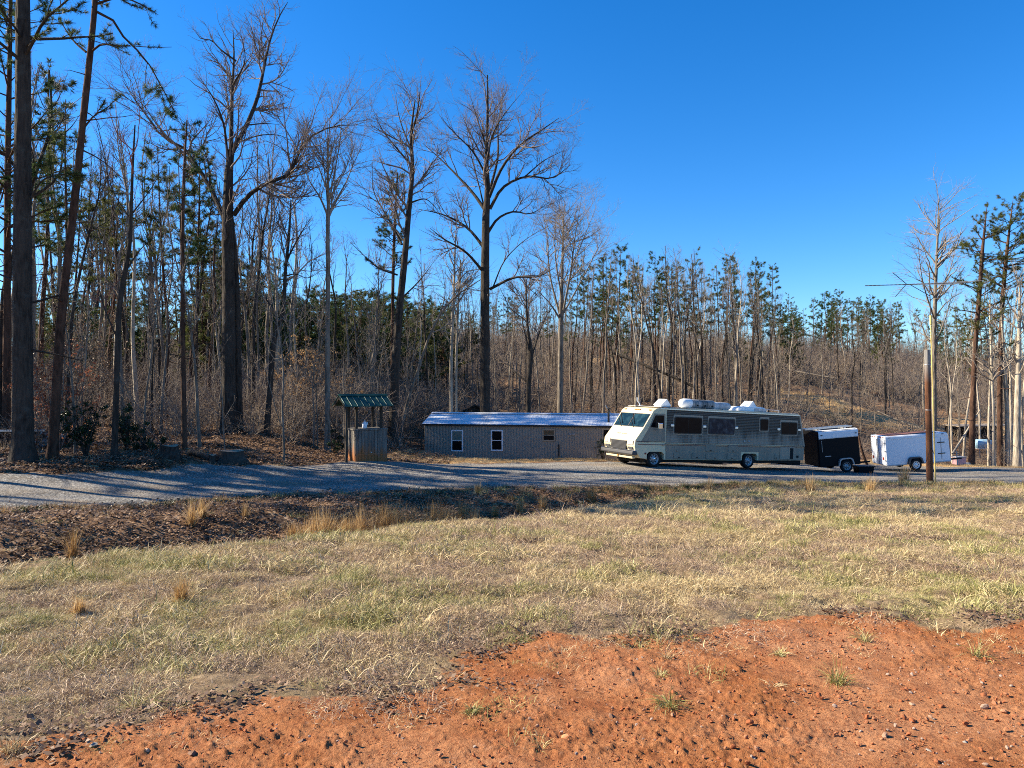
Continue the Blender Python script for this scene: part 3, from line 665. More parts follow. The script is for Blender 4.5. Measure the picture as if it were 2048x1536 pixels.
# ------------------------------------------------------------------ motorhome
def motorhome():
    o = P(1309, 934, 33.0); r = frame_obj('motorhome', o, RAD(27.6), RAD(3.2)); W_ = 2.42
    tag(r, 'long old cream motorhome with mildewed shade-darkened siding parked on the gravel', 'motorhome')
    body = [(-.86, .40), (-.98, .56), (-1.13, .70), (-1.20, .95), (-1.17, 1.23), (-.72, 1.80), (-.28, 2.47), (-.20, 2.60), (-.02, 2.72), (.25, 2.765), (4, 2.80), (9.40, 2.79), (9.54, 2.74), (9.97, 1.09), (9.93, .36)]
    def arch(cx, w, h):
        return [(cx+w, .34), (cx+w, h-.12), (cx+w-.12, h), (cx-w+.12, h), (cx-w, h-.12), (cx-w, .34)]
    body += arch(6.03, .53, .68) + [(5.2, .33), (.9, .34)] + arch(.03, .50, .70) + [(-.5, .37)]
    MB().prism(body, 0, W_).build('body', M['rv_cream'], r, bevel=.06, seg=3)
    MB().box(-.5, 9.8, .15, W_-.15, .20, .42).build('chassis', M['dark_under'], r)
    # inner wheel wells
    MB().box(-.5, .6, .45, W_-.45, .15, .75).box(5.5, 6.6, .55, W_-.55, .12, .75).each('wheel_well', M['dark_under'], r)
    # ribbed siding of the side, as one pressed sheet
    zs = []; z = 1.13
    while z < 2.66: zs += [(z, -.004), (z+.055, -.017), (z+.068, -.017), (z+.074, -.004)]; z += .078
    x0 = [.60]*len(zs); V = []; Q = []
    for (zz, yy) in zs:
        xe = 9.5+(9.93-9.5)*max(0, (2.74-zz)/1.6)
        V += [(.60, yy, zz), (xe-.06, yy, zz)]
    for k in range(len(zs)-1): Q.append((2*k, 2*k+1, 2*k+3, 2*k+2))
    obj('siding', mesh_np('siding', V, Q=Q), M['rv_side'], r)
    # smooth skin of cab side and lower skirt
    MB().prism([(-.86, 1.14), (-.42, 1.80), (-.40, 1.13)], -.012, .01).build('cab_panel', M['rv_lower'], r)
    MB().prism([(.60, .76), (.60, 1.02), (9.93, 1.02), (9.93, .76)], -.010, .004).build('skirt_panel', M['rv_lower'], r)
    MB().prism([(.62, .36), (.62, .755), (5.42, .755), (5.42, .36)], -.008, .004).build('skirt_panel', M['rv_lower'], r)
    MB().prism([(6.64, .36), (6.64, .755), (9.92, .755), (9.90, .37)], -.008, .004).build('skirt_panel', M['rv_lower'], r)
    MB().box(.55, 9.93, -.028, 0, 1.075, 1.105).build('stripe', M['maroon'], r)
    MB().box(-1.0, 9.95, -.022, 0, 1.025, 1.05).build('stripe', M['red_stripe'], r)
    MB().box(-1.1, .56, -.020, 0, 1.16, 1.185).build('stripe', M['maroon'], r)
    MB().box(5.2, 8.0, -.026, 0, 1.395, 1.41).build('stripe', M['rv_trim'], r)
    # rear corner cap
    MB().prism([(9.46, 2.76), (9.55, 2.75), (9.98, 1.09), (9.86, 1.09)], -.02, W_+.02).build('rear_cap', M['rv_trim'], r)
    # roof trim, front cap brow
    MB().box(.2, 9.5, -.03, .03, 2.70, 2.735).build('roof_gutter', M['aluminium'], r)
    MB().box(.1, 9.45, .06, W_-.06, 2.80, 2.815).build('roof_skin', M['rv_roof'], r)
    # windscreen
    def slant(t, d=0.):   # point along the windscreen slope, pushed out by d
        x, z = -.72+(.44)*t, 1.80+.67*t; nx, nz = -.836, .549; return x+nx*d, z+nz*d
    def panel(name, t0, t1, y0, y1, d0, d1, mat, par, bev=.02):
        a = slant(t0, d0); b = slant(t1, d0); c = slant(t1, d1); e = slant(t0, d1)
        return MB().prism([a, b, c, e], y0, y1).build(name, mat, par, bevel=bev)
    ws = panel('windshield', .06, .94, .10, W_-.10, -.01, .012, M['glass_blue'], r)
    panel('gasket', .015, .985, .06, W_-.06, -.02, .006, M['black_frame'], ws)
    panel('center_post', .04, .96, W_/2-.03, W_/2+.03, .0, .022, M['black_frame'], ws, .004)
    for yc, dy in ((.75, .55), (1.70, .55)):
        a = slant(-.03, .03); b = slant(.55, .035)
        MB().bar((a[0], yc, a[1]), (b[0], yc+dy, b[1]), .012).bar((slant(.2, .04)[0], yc+.05, slant(.2, .04)[1]), (slant(.92, .03)[0], yc+dy*1.1, slant(.92, .03)[1]), .016).build('wiper', M['black_frame'], ws)
    # front: grille, lamps, hood line, badge
    MB().box(-1.235, -1.17, .62, 1.80, .76, 1.17).build('grille', M['bumper_black'], r, bevel=.02)
    g = MB()
    for k in range(7): g.box(-1.245, -1.23, .64, 1.78, .79+k*.055, .80+k*.055)
    g.each('grille_bar', M['dark_under'], r)
    for y0 in (.10, 1.88):
        h = MB().box(-1.215, -1.16, y0, y0+.44, .98, 1.19).build('headlight', M['rv_trim'], r, bevel=.02)
        for yy in (.02, .23): MB().box(-1.228, -1.20, y0+yy, y0+yy+.19, 1.00, 1.17).build('lens', M['lamp_glass'], h, bevel=.02)
        MB().box(-1.222, -1.16, y0+.04, y0+.40, .80, .90).build('turn_signal', M['bumper_black'], r, bevel=.01)
    hs_ = MB()
    for y0, y1 in ((.9, 1.02), (1.05, 1.15), (1.2, 1.3), (1.42, 1.52), (1.55, 1.68)): 
        hs_.prism([(-1.0+.012*-1, 1.455), (-.965-.01, 1.50), (-.955-.01, 1.495), (-.99, 1.45)], y0, y1)
    hs_.each('badge', M['rv_trim'], r)
    MB().prism([(-.80, 1.68), (-.785, 1.70), (-.775, 1.69), (-.79, 1.67)], .05, W_-.05).build('hood_seam', M['bumper_black'], r)
    b = MB().prism([(-1.34, .54), (-1.36, .60), (-1.34, .72), (-1.10, .74), (-1.05, .54)], -.05, W_+.05).build('bumper', M['bumper_black'], r, bevel=.03)
    MB().box(-1.345, -1.10, -.02, W_+.02, .725, .755).build('bumper_strip', M['chrome'], b, bevel=.008)
    MB().prism([(-1.18, .36), (-1.20, .46), (-1.05, .48), (-1.0, .38)], .15, W_-.2).build('air_dam', M['rv_cream'], r, bevel=.02)
    MB().lathe([(0, -.03), (.05, -.03), (.06, 0)], (-1.20, 1.25, .45), 'x', 14).build('tow_light', M['amber'], r)
    MB().box(-.62, -.52, -.02, 0, .58, .66).build('side_marker', M['red_lens'], r, bevel=.01)
    for y in (.25, 1.05, 1.2, 1.35, 2.15): MB().box(-.225, -.15, y-.06, y+.06, 2.60, 2.66).build('marker_light', M['amber'], r, bevel=.015)
    # driver door
    d = MB().prism([(-.42, 1.20), (-.42, 1.80), (-.13, 2.48), (.50, 2.49), (.56, 1.20)], -.016, .0).build('door', M['rv_lower'], r, bevel=.01)
    MB().prism([(-.36, 1.84), (-.08, 2.40), (.42, 2.41), (.44, 1.82)], -.024, -.010).build('window', M['glass_dark'], d, bevel=.02)
    MB().box(-.02, .0, -.03, -.02, 1.84, 2.38).build('vent_bar', M['black_frame'], d)
    MB().box(.40, .50, -.04, -.012, .99, 1.03).build('handle', M['chrome'], d, bevel=.008)
    mr = MB().box(-.12, .12, -.34, -.24, 1.78, 2.06).build('mirror', M['chrome'], r, bevel=.03)
    MB().bar((-.02, -.28, 1.80), (-.1, 0, 1.70), .014).bar((-.02, -.28, 2.04), (-.05, 0, 2.1), .014).each('mirror_arm', M['chrome'], mr)
    # side windows
    for x0, x1, z0, z1_, mats in ((1.04, 2.76, 1.58, 2.39, ('glass_dark', 'glass_dark')), (3.18, 4.90, 1.60, 2.39, ('glass_curtain', 'glass_curtain')), (6.63, 7.22, 1.86, 2.47, ('glass_dark',)), (8.12, 9.33, 1.69, 2.36, ('glass_dark', 'glass_dark'))):
        fr = MB().prism(rrect(x0-.05, x1+.05, z0-.04, z1_+.09, .06), -.022, -.002).build('window_surround', M['rv_trim'], r)
        fr2 = MB().prism(rrect(x0, x1, z0, z1_, .10), -.045, -.018).build('window', M['black_frame'], r)
        n = len(mats); w = (x1-x0-.08)/n
        for k, mm in enumerate(mats):
            MB().prism(rrect(x0+.04+k*w+.012, x0+.04+(k+1)*w-.012, z0+.045, z1_-.045, .06), -.052, -.044).build('pane', M[mm], fr2)
    for x in (.93, 2.93, 5.02, 7.98, 9.5):
        MB().box(x-.10, x+.10, -.05, -.015, 1.90, 2.02).build('awning_bracket', M['aluminium'], r, bevel=.015)
    # hatches
    for x0, x1, z0, z1_ in ((3.04, 3.71, .76, 1.08), (4.52, 5.16, .75, 1.08), (1.10, 1.72, .40, .68), (2.22, 2.83, .40, .68), (3.10, 4.25, .39, .67), (4.48, 5.10, .39, .67), (7.75, 8.0, .42, .66)):
        h = MB().prism(rrect(x0, x1, z0, z1_, .05), -.034, -.006).build('storage_hatch', M['rv_lower'], r, bevel=.008)
        MB().box((x0+x1)/2-.05, (x0+x1)/2+.05, -.045, -.03, z0+.04, z0+.075).build('latch', M['dark_under'], h)
    h = MB().box(8.14, 9.2, -.034, 0, .42, 1.04).build('appliance_door', M['rv_trim'], r, bevel=.01)
    MB().box(8.86, 9.10, -.042, -.03, .44, 1.0).build('vent', M['dark_under'], h)
    MB().box(9.38, 9.52, -.03, 0, .50, .62).build('outlet_box', M['dark_under'], r)
    for x, z in ((.44, 1.04), (6.75, 1.10), (9.55, 1.18), (5.6, 1.30), (5.9, 1.30), (1.3, .78)):
        MB().box(x-.05, x+.05, -.04, -.005, z-.04, z+.04).build('marker_lamp', M['rv_trim'] if z < 1.28 else M['dirty_white'], r, bevel=.01)
    # wheels
    wheel(r, -.02, .02, .37, .40, .24, 'galv', 'chrome', spokes=8); wheel(r, 6.0, .04, .33, .39, .26, 'galv', 'galv', spokes=8)
    wheel(r, -.02, W_-.26, .37, .40, .24); wheel(r, 6.0, W_-.30, .33, .39, .26)
    MB().box(3.6, 4.6, .35, W_-.35, .12, .34).build('tank', M['dark_under'], r, bevel=.04)
    MB().box(8.9, 9.95, .2, W_-.2, .10, .34).build('hitch_frame', M['dark_under'], r, bevel=.03)
    b = MB()
    for k in range(3): b.bar((6.95+k*.28, .9, .02), (6.95+k*.28, .9, .30), .02)
    b.each('leveling_jack', M['aluminium'], r)
    # roof gear
    pod = MB().lathe([(0, 0), (.13, .02), (.20, .10), (.235, .25), (.235, .62), (.225, .66)], (1.95, .72, 3.04), 'x', 24).build('storage_pod', M['white_plastic'], r, smooth=True)
    MB().lathe([(.225, .64), (.232, .70), (.232, 2.05), (.22, 2.10)], (1.95, .72, 3.03), 'x', 24).build('pod_barrel', M['pod_grey'], pod, smooth=True)
    MB().lathe([(.20, 2.08), (.205, 2.12), (.20, 3.05), (.16, 3.22), (0, 3.24)], (1.95, .72, 2.99), 'x', 24).build('pod_tail', M['dirty_white'], pod, smooth=True)
    for x in (2.9, 3.4, 3.85): MB().box(x-.04, x+.04, .46, .52, 2.93, 3.0).build('pod_vent', M['dark_under'], pod)
    MB().box(2.3, 2.4, .5, .95, 2.80, 2.84).box(4.6, 4.7, .5, .95, 2.80, 2.84).each('pod_foot', M['galv'], pod)
    ac = MB().prism([(5.75, 2.81), (5.80, 2.97), (6.0, 3.05), (7.25, 3.07), (7.7, 3.03), (7.75, 2.81)], .65, 1.55).build('air_conditioner', M['white_plastic'], r, bevel=.06, seg=3)
    MB().box(6.9, 7.72, .60, .66, 2.84, 2.99).build('ac_grille', M['dirty_white'], ac, bevel=.01)
    for x, a, ym in ((.75, .35, .9), (1.35, .3, 1.6), (6.75, .42, 1.2)):
        v = MB().box(x, x+.55, ym-.28, ym+.28, 2.81, 2.90).build('roof_vent', M['dirty_white'], r, bevel=.015)
        zz = 3.06 if x > 6 else 2.90
        MB().prism([(x-.02, zz), (x+.30, zz+.30), (x+.33, zz+.28), (x+.58, zz-.0), (x+.55, zz-.02), (x+.04, zz-.03)], ym-.30, ym+.30).build('vent_lid', M['white_plastic'], v, bevel=.01)
    b = MB()
    for x0, x1, y in ((7.75, 8.25, 1.3), (8.3, 9.2, 1.1)):
        b.path([(x0, y, 2.80), (x0, y, 2.95), (x1, y, 2.95), (x1, y, 2.80)], .014)
    b.build('roof_rack', M['aluminium'], r)
    MB().path([(-.02, 1.6, 2.72), (-.02, 1.6, 2.80), (.42, 1.6, 2.82), (.42, 1.6, 2.74)], .014).build('grab_rail', M['aluminium'], r)
    MB().path([(.5, 1.9, 2.78), (.42, 1.9, 2.95), (.30, 1.9, 3.05), (.28, 1.9, 3.22)], .022).build('roof_horn', M['white_plastic'], r)
    MB().lathe([(.0, -.02), (.10, -.02), (.11, .05)], (9.96, .25, .62), 'x', 14).build('tail_lamp', M['red_lens'], r)
    return r
motorhome()

# ------------------------------------------------------------------ cargo trailers
def white_trailer():
    r = frame_obj('cargo_trailer', P(1775, 944, 40.2), RAD(1.0), RAD(-4.3))
    tag(r, 'white enclosed cargo trailer with double rear doors on a lit end', 'trailer')
    L, W_, Z0, Z1 = 3.62, 1.55, .34, 2.0
    prof = [(0, Z0), (0, Z1), (L-.18, Z1), (L-.05, Z1-.05), (L, Z1-.18), (L+.06, Z0)]
    MB().prism(prof, 0, W_).build('body', M['trailer_white'], r, bevel=.03)
    MB().box(.25, L-.55, .12, W_-.1, Z1, Z1+.012).build('roof_sheet', M['rust_roof'], r)
    MB().box(.0, L-.1, -.02, .03, Z1-.20, Z1-.04).build('top_rail', M['trailer_white'], r, bevel=.02)
    MB().box(.0, L+.03, -.015, .01, Z0-.02, Z0+.04).build('bottom_rail', M['dirty_white'], r)
    for y0, y1 in ((.06, W_/2-.015), (W_/2+.015, W_-.06)):
        d = MB().box(-.035, 0, y0, y1, Z0+.06, Z1-.14).build('door', M['trailer_white'], r, bevel=.008)
        MB().bar((-.06, (y1 if y0 < .5 else y0)+(.06 if y0 > .5 else -.06), Z0+.08), (-.06, (y1 if y0 < .5 else y0)+(.06 if y0 > .5 else -.06), Z1-.18), .014).build('lock_bar', M['galv'], d)
        for zz in (.62, 1.15, 1.6): MB().box(-.05, -.03, (y0 if y0 < .5 else y1)-.05, (y0 if y0 < .5 else y1)+.05, zz, zz+.05).build('hinge', M['galv'], d)
    for y in (.2, .45, W_/2, W_-.45, W_-.2): MB().box(-.03, 0, y-.05, y+.05, Z1-.09, Z1-.05).build('marker_light', M['red_lens'], r)
    for y in (.16, W_-.30): MB().box(-.06, -.03, y, y+.14, .66, .82).build('tail_lamp', M['red_lens'], r, bevel=.01)
    # side door near the nose with strap hinges
    d = MB().box(2.62, 3.30, -.014, 0, .46, 1.74).build('side_door', M['trailer_white'], r, bevel=.006)
    for zz in (.80, 1.42): MB().box(2.95, 3.36, -.035, -.01, zz, zz+.05).build('strap_hinge', M['dark_under'], d)
    MB().bar((3.15, -.03, .5), (3.15, -.03, 1.72), .012).build('lock_bar', M['galv'], d)
    f = MB().prism([(1.15, .36), (1.24, .66), (1.34, .74), (1.86, .74), (1.96, .66), (2.05, .36), (1.96, .36), (1.88, .62), (1.82, .67), (1.38, .67), (1.32, .62), (1.24, .36)], -.16, 0).build('fender', M['bumper_black'], r)
    MB().box(1.28, 1.92, -.004, .02, .34, .66).build('wheel_well', M['dark_under'], r)
    wheel(r, 1.60, -.14, .30, .325, .2, 'white_plastic', 'chrome', spokes=8); wheel(r, 1.60, W_-.05, .30, .325, .2, 'white_plastic', 'chrome')
    for x in (.15, 3.2): MB().box(x, x+.14, -.03, 0, Z1-.10, Z1-.06).build('clearance_lamp', M['dark_under'], r)
    MB().prism([(L, .28), (L, .38), (L+1.15, .38), (L+1.15, .30)], W_/2-.05, W_/2+.05).build('tongue', M['dark_under'], r)
    MB().bar((L+.9, W_/2, -.05), (L+.9, W_/2, .75), .03).build('tongue_jack', M['galv'], r)
    return r
white_trailer()

def black_trailer():
    r = frame_obj('cargo_trailer', P(1642, 950, 37.6), RAD(3), RAD(-4.5))
    tag(r, 'black enclosed cargo trailer with white rounded top edge behind the motorhome', 'trailer')
    L, W_, Z0, Z1 = 2.18, 1.75, .40, 2.30
    MB().prism([(0, Z0), (0, Z1-.02), (.03, Z1), (L-.1, Z1), (L, Z1-.1), (L+.03, Z0)], 0, W_).build('body', M['black_paint'], r, bevel=.03)
    MB().prism([(-.012, 1.88), (-.035, 1.92), (-.035, Z1-.12), (-.02, Z1-.04), (.06, Z1+.015), (.30, Z1+.02), (.30, Z1), (.02, Z1-.02), (0, Z1-.14), (0, 1.88)], .02, L-.02, 'x').build('top_cap', M['trailer_white'], r)
    for x in (.12, L-.2): MB().box(x, x+.10, -.05, -.03, 2.05, 2.10).build('clearance_lamp', M['dark_under'], r)
    f = MB().prism([(.95, .42), (1.02, .72), (1.14, .80), (1.62, .80), (1.74, .72), (1.82, .42), (1.76, .42), (1.68, .68), (1.58, .74), (1.18, .74), (1.08, .68), (1.01, .42)], -.14, 0).build('fender', M['galv'], r)
    wheel(r, 1.40, -.10, .36, .325, .2, 'galv', 'galv', spokes=8); wheel(r, 1.40, W_-.1, .36, .325, .2, 'galv')
    MB().box(.30, .62, -.012, 0, .93, .97).build('badge', M['galv'], r); MB().bar((.16, -.02, 1.2), (.16, -.02, 1.8), .012).build('lock_bar', M['galv'], r)
    lad = MB().box(-.5, L-.1, .35, .42, Z1+.09, Z1+.15).box(-.5, L-.1, .80, .87, Z1+.09, Z1+.15)
    lad.each('ladder_rail', M['aluminium'], r)
    b = MB()
    for k in range(9): b.box(-.4+k*.28, -.33+k*.28, .42, .80, Z1+.10, Z1+.14)
    b.each('ladder_rung', M['aluminium'], r)
    MB().box(.2, .3, .3, .95, Z1, Z1+.09).box(1.6, 1.7, .3, .95, Z1, Z1+.09).each('rack_foot', M['galv'], r)
    MB().box(-.04, 0, .08, W_-.08, Z0+.05, Z1-.2).build('rear_door', M['black_paint'], r, bevel=.01)
    MB().prism([(L, .30), (L, .40), (L+1.0, .40), (L+1.0, .32)], W_/2-.05, W_/2+.05).build('tongue', M['dark_under'], r)
    return r
black_trailer()
g = ground_at(1727, 38.8); tb = empty('plastic_tub', g, RAD(4)); tag(tb, 'low black plastic tub on the ground between the two cargo trailers', 'tub')
MB().prism([(-.40, 0), (-.46, .34), (.46, .34), (.40, 0)], -.28, .28).build('shell', M['black_paint'], tb, bevel=.02)
MB().box(-.50, .50, -.32, .32, .33, .38).build('rim', M['black_frame'], tb, bevel=.01)

# small things at the right end of the yard
g = ground_at(1918, 46); bx = empty('storage_box', g, RAD(5)); tag(bx, 'faded pink box on the ground beyond the nose of the white trailer', 'box')
MB().box(-.30, .30, -.25, .25, 0, .46).build('shell', M['pink'], bx, bevel=.02); MB().box(-.33, .33, -.28, .28, .46, .53).build('lid', M['dirty_white'], bx, bevel=.015)
g = ground_at(1933, 47); rk = MB().lathe([(0, .20), (.20, .18), (.30, .08), (.33, -.05)], (0, 0, 0), 'z', 9).build('rock', M['rock_pale'], None); rk.location = g; rk.scale = (1.25, .8, 1.1); tag(rk, 'pale flat boulder beside the pink box', 'rock')
g = ground_at(1966, 58); bl = empty('water_barrel', g); tag(bl, 'pale blue barrel lying on a stand among the far right trunks', 'barrel')
MB().lathe([(0, -.6), (.34, -.6), (.38, -.5), (.38, .5), (.34, .6), (0, .6)], (0, 0, 1.05), 'x', 20).build('barrel_shell', M['paleblue'], bl, smooth=True)
for x in (-.5, .5):
    for y in (-.35, .35): MB().bar((x, y, -.1), (x, y, .80), .035).build('leg', M['galv'], bl)
MB().box(-.6, .6, -.42, .42, .66, .72).build('deck', M['dirty_white'], bl)
g = ground_at(1955, 62); lt = empty('lean_to', g, RAD(-3)); tag(lt, 'low dark lean-to roof seen behind the far right trunks', 'shed')
MB().prism([(-2.2, 1.62), (2.6, 1.74), (2.6, 1.80), (-2.2, 1.68)], -1.2, 1.4).build('roof', M['tan_frame'], lt)
for x in (-2.0, 0, 2.4): MB().bar((x, -1.0, -.1), (x, -1.0, 1.68), .06).build('post', M['dark_wood'], lt)
MB().box(-2.1, 2.5, 1.2, 1.3, -.1, 1.60).build('back_wall', M['dark_under'], lt)

# ------------------------------------------------------------------ long metal-clad house
def house():
    o = P(849, 916, 42.5); o[2] -= .05; r = frame_obj('long_house', o, RAD(-11))
    tag(r, 'long low grey metal-sided cabin with pale metal roof behind the drive', 'house')
    L, D, H, RZ = 13.6, 3.7, 2.08, 2.66
    # ribbed front wall: one pressed sheet with openings hidden behind window units
    xs = [0.]; ys = [0.]; p = .0915; x = .02
    while x < L-.1:
        for dx, yy in ((.0, 0.), (.012, -.024), (.030, -.024), (.042, 0.)): xs.append(x+dx); ys.append(yy)
        x += p
    xs.append(L); ys.append(0.); n = len(xs); V = []
    for z in (-.3, H): V += list(zip(xs, ys, [z]*n))
    Q = [(i, i+1, n+i+1, n+i) for i in range(n-1)]
    obj('wall', mesh_np('wall', V, Q=Q), M['siding_grey'], r)
    MB().prism([(.05, -.3), (.05, H), (D/2, RZ-.08), (D-.05, H), (D-.05, -.3)], .03, .09, 'x').build('gable_wall', M['siding_grey'], r)
    MB().prism([(.05, -.3), (.05, H), (D/2, RZ-.08), (D-.05, H), (D-.05, -.3)], L-.09, L-.03, 'x').build('gable_wall', M['siding_grey'], r)
    MB().box(.03, L-.03, D-.08, D-.02, -.3, H).build('back_wall', M['siding_grey'], r)
    # ribbed roof slopes
    sl_ = (RZ-H-.02)/(D/2+.12)
    for side in (0, 1):
        V = []; rx = []; rz = []; x = -.12
        while x < L+.12:
            for dx, zz in ((0, 0), (.012, .004), (.024, .004), (.036, 0)): rx.append(x+dx); rz.append(zz)
            x += .229
        n = len(rx)
        for t_ in (0, 1):
            for a, b in zip(rx, rz):
                yy = (-.12 + t_*(D/2+.12)) if side == 0 else (D+.12-t_*(D/2+.12)); V.append((a, yy, H+.03+t_*(D/2+.12)*sl_+b))
        obj('roof_slope', mesh_np('roof_slope', V, Q=[(i, i+1, n+i+1, n+i) for i in range(n-1)]), M['roof_metal'], r)
    MB().prism([(D/2-.16, RZ+.0), (D/2, RZ+.075), (D/2+.16, RZ+.0), (D/2, RZ+.045)], -.12, L+.12, 'x').build('ridge_cap', M['roof_metal'], r)
    MB().box(-.1, L+.1, -.135, -.03, H-.075, H+.025).build('eave_shade_black', M['eave_shade_black'], r)  # black strip added as the shadow under the eave
    def win(x0, x1, z0, z1_, fm, cat, lite=None):
        w = MB()
        t_ = .075
        w.box(x0-t_, x0, -.06, -.015, z0-t_, z1_+t_).box(x1, x1+t_, -.06, -.015, z0-t_, z1_+t_).box(x0, x1, -.06, -.015, z1_, z1_+t_).box(x0, x1, -.06, -.015, z0-t_, z0)
        fo = w.build('window', M[fm], r, bevel=.006); zm = (z0+z1_)/2
        MB().box(x0, x1, -.052, -.03, zm-.02, zm+.02).build('meeting_rail', M[fm], fo)
        MB().box(x0, x1, -.034, -.028, z0, zm-.02).build('pane', M['glass_dark'], fo)
        MB().box(x0, x1, -.040, -.034, zm+.02, z1_).build('pane', lite or M['glass_dark'], fo)
    win(1.73, 2.32, .56, 1.68, 'white_frame', 'w', plain('blind_green', (.14, .17, .14), .5)); win(4.15, 4.72, .63, 1.71, 'white_frame', 'w'); win(7.20, 7.80, 1.24, 1.80, 'tan_frame', 'w', plain('pane_warm', (.09, .055, .025), .3))
    lm = MB().box(8.68, 9.02, -.06, -.02, 1.58, 1.63).bar((8.72, -.03, 1.60), (8.78, -.14, 1.56), .02).bar((8.98, -.03, 1.60), (8.92, -.14, 1.56), .02).build('porch_light', M['dirty_white'], r)
    dr = MB().box(10.55, 11.55, -.05, -.01, .0, 1.96).build('door', M['tan_frame'], r, bevel=.01)
    MB().box(10.65, 11.45, -.062, -.045, .95, 1.86).build('pane', M['glass_dark'], dr); MB().bar((11.4, -.09, .92), (11.4, -.05, .92), .03).build('handle', M['chrome'], dr)
    MB().bar((10.9, .5, H+.1), (10.9, .5, 3.05), .06).build('stove_pipe', M['eave_shade_black'], r); MB().lathe([(0, .10), (.13, .04), (.13, .0)], (10.9, .5, 3.03), 'z', 12).build('pipe_cap', M['eave_shade_black'], r)
    MB().box(8.05, 8.12, -.045, -.01, -.2, 1.0).build('pipe_chase', M['eave_shade_black'], r)
    MB().box(7.9, 10.4, -.10, -.03, -.1, .03).build('sill_beam', M['eave_shade_black'], r)
    return r
house()
g = ground_at(952, 52); sd = empty('gabled_shed', g, RAD(-4)); tag(sd, 'dark gabled shed roof peeking above the long cabin', 'shed')
zp = P(952, 808, 52)[2]-g[2]
MB().prism([(-1.9, zp-.95), (0, zp), (1.9, zp-.95), (1.9, zp-1.05), (0, zp-.12), (-1.9, zp-1.05)], -.3, 4).build('roof', M['dark_wood'], sd)
MB().prism([(-1.6, -.3), (-1.6, zp-.95), (0, zp-.14), (1.6, zp-.95), (1.6, -.3)], -.05, .05).build('gable_wall', M['dark_wood'], sd)
MB().box(-1.6, -1.5, .05, 3.8, -.3, zp-1).box(1.5, 1.6, .05, 3.8, -.3, zp-1).each('side_wall', M['dark_wood'], sd)
g = ground_at(1225, 47); wp = MB().bar((0, 0, 0), (.35, 0, -.55), .04).build('white_pipe', M['dirty_white']); wp.location = P(1211, 811, 47); wp2 = wp
tag(wp, 'short slanting white stick poking up past the end of the metal roof', 'stick')
g = ground_at(825, 40.5); ct = empty('work_table', g, RAD(8)); tag(ct, 'dark rough table standing at the left end of the cabin', 'table')
MB().box(-.62, .62, -.35, .35, .72, .80).build('table_top', M['dark_wood'], ct, bevel=.01)
for x in (-.5, .5):
    for y in (-.28, .28): MB().box(x-.045, x+.045, y-.045, y+.045, -.15, .72).build('leg', M['dark_wood'], ct)
MB().box(-.5, .5, -.25, .25, .28, .32).build('shelf', M['dark_wood'], ct)

# ------------------------------------------------------------------ well house
def well():
    o = P(710, 921, 29.3); o[2] -= .03; r = frame_obj('well_house', o, RAD(33))
    tag(r, 'square wooden well house with green ribbed metal gable roof on posts', 'well house')
    Wx, Dy, H = 1.42, 1.15, 1.30
    n = 10
    for k in range(n):
        w = Wx/n; j = ((k*37) % 7-3)*.003
        MB().box(k*w+.006, (k+1)*w-.006, j, .03+j, -.12, H-.05+j).build('board', M['well_wood'], r)
        w = Dy/n
        if k % 1 == 0:
            MB().box(j, .03+j, .034+k*w+.006, .034+(k+1)*w-.006-.004, -.12, H-.05-j).build('board', M['well_wood'], r)
    MB().box(.035, Wx-.0, .045, Dy, -.12, H-.08).build('core', M['dark_under'], r)
    MB().box(-.03, Wx+.03, -.03, Dy+.03, H-.045, H+.02).build('lid', M['well_wood'], r, bevel=.008)
    MB().box(-.012, Wx, -.02, .0, .22, .30).build('cross_board', M['well_wood'], r)
    MB().bar((.70, -.04, .33), (.70, .0, .33), .03).build('spigot', M['galv'], r)
    for x, y in ((.10, .12), (Wx-.22, .12), (.10, Dy-.12), (Wx-.22, Dy-.12)):
        MB().box(x-.05, x+.05, y-.05, y+.05, H, 2.36).build('post', M['dark_wood'], r)
    MB().box(-.42, -.33, -.05, .05, -.12, 2.3).build('post', M['dark_wood'], r)
    # gable roof, ridge along x
    x0, x1, ym, ov = -.50, Wx+.20, Dy/2, .80; zr, ze = 2.72, 2.28
    for s in (-1, 1):
        rf = MB().add([(x0, ym, zr), (x1, ym, zr), (x1, ym+s*ov, ze), (x0, ym+s*ov, ze), (x0, ym, zr-.03), (x1, ym, zr-.03), (x1, ym+s*ov, ze-.03), (x0, ym+s*ov, ze-.03)], [(0,1,2,3),(4,7,6,5),(0,4,5,1),(1,5,6,2),(2,6,7,3),(3,7,4,0)]).build('roof_slope', M['green_roof'], r)
        for k in range(9):
            x = x0+.03+k*(x1-x0-.06)/8; MB().bar((x, ym, zr+.012), (x, ym+s*ov, ze+.012), .011, .011, 6).build('seam', M['green_seam'], rf)
    MB().prism([(ym-.12, zr-.03), (ym, zr+.05), (ym+.12, zr-.03), (ym, zr+.02)], x0-.01, x1+.01, 'x').build('ridge_cap', M['green_roof'], r)
    for x in (x0+.04, x1-.04): MB().prism([(ym-ov, ze-.04), (ym, zr-.04), (ym+ov, ze-.04), (ym+ov, ze-.14), (ym, zr-.16), (ym-ov, ze-.14)], x-.02, x+.02, 'x').build('barge_board', M['dark_wood'], r)
    rng = np.random.default_rng(5); b = MB()
    for k in range(16):
        p = Vector((rng.uniform(-.03, .25), rng.uniform(-.05, .1), H+.03)); pts = [p]
        for q in range(5): p = p+Vector((rng.uniform(-.06, .04), -.03 if q == 0 else rng.uniform(-.025, .0), -rng.uniform(.02, .16))); pts.append(p)
        b.path(pts, .006, 4)
    tag(b.build('dead_vine', M['twig'], r), kind='stuff')
    return r
wr = well()
bpy.context.view_layer.update()
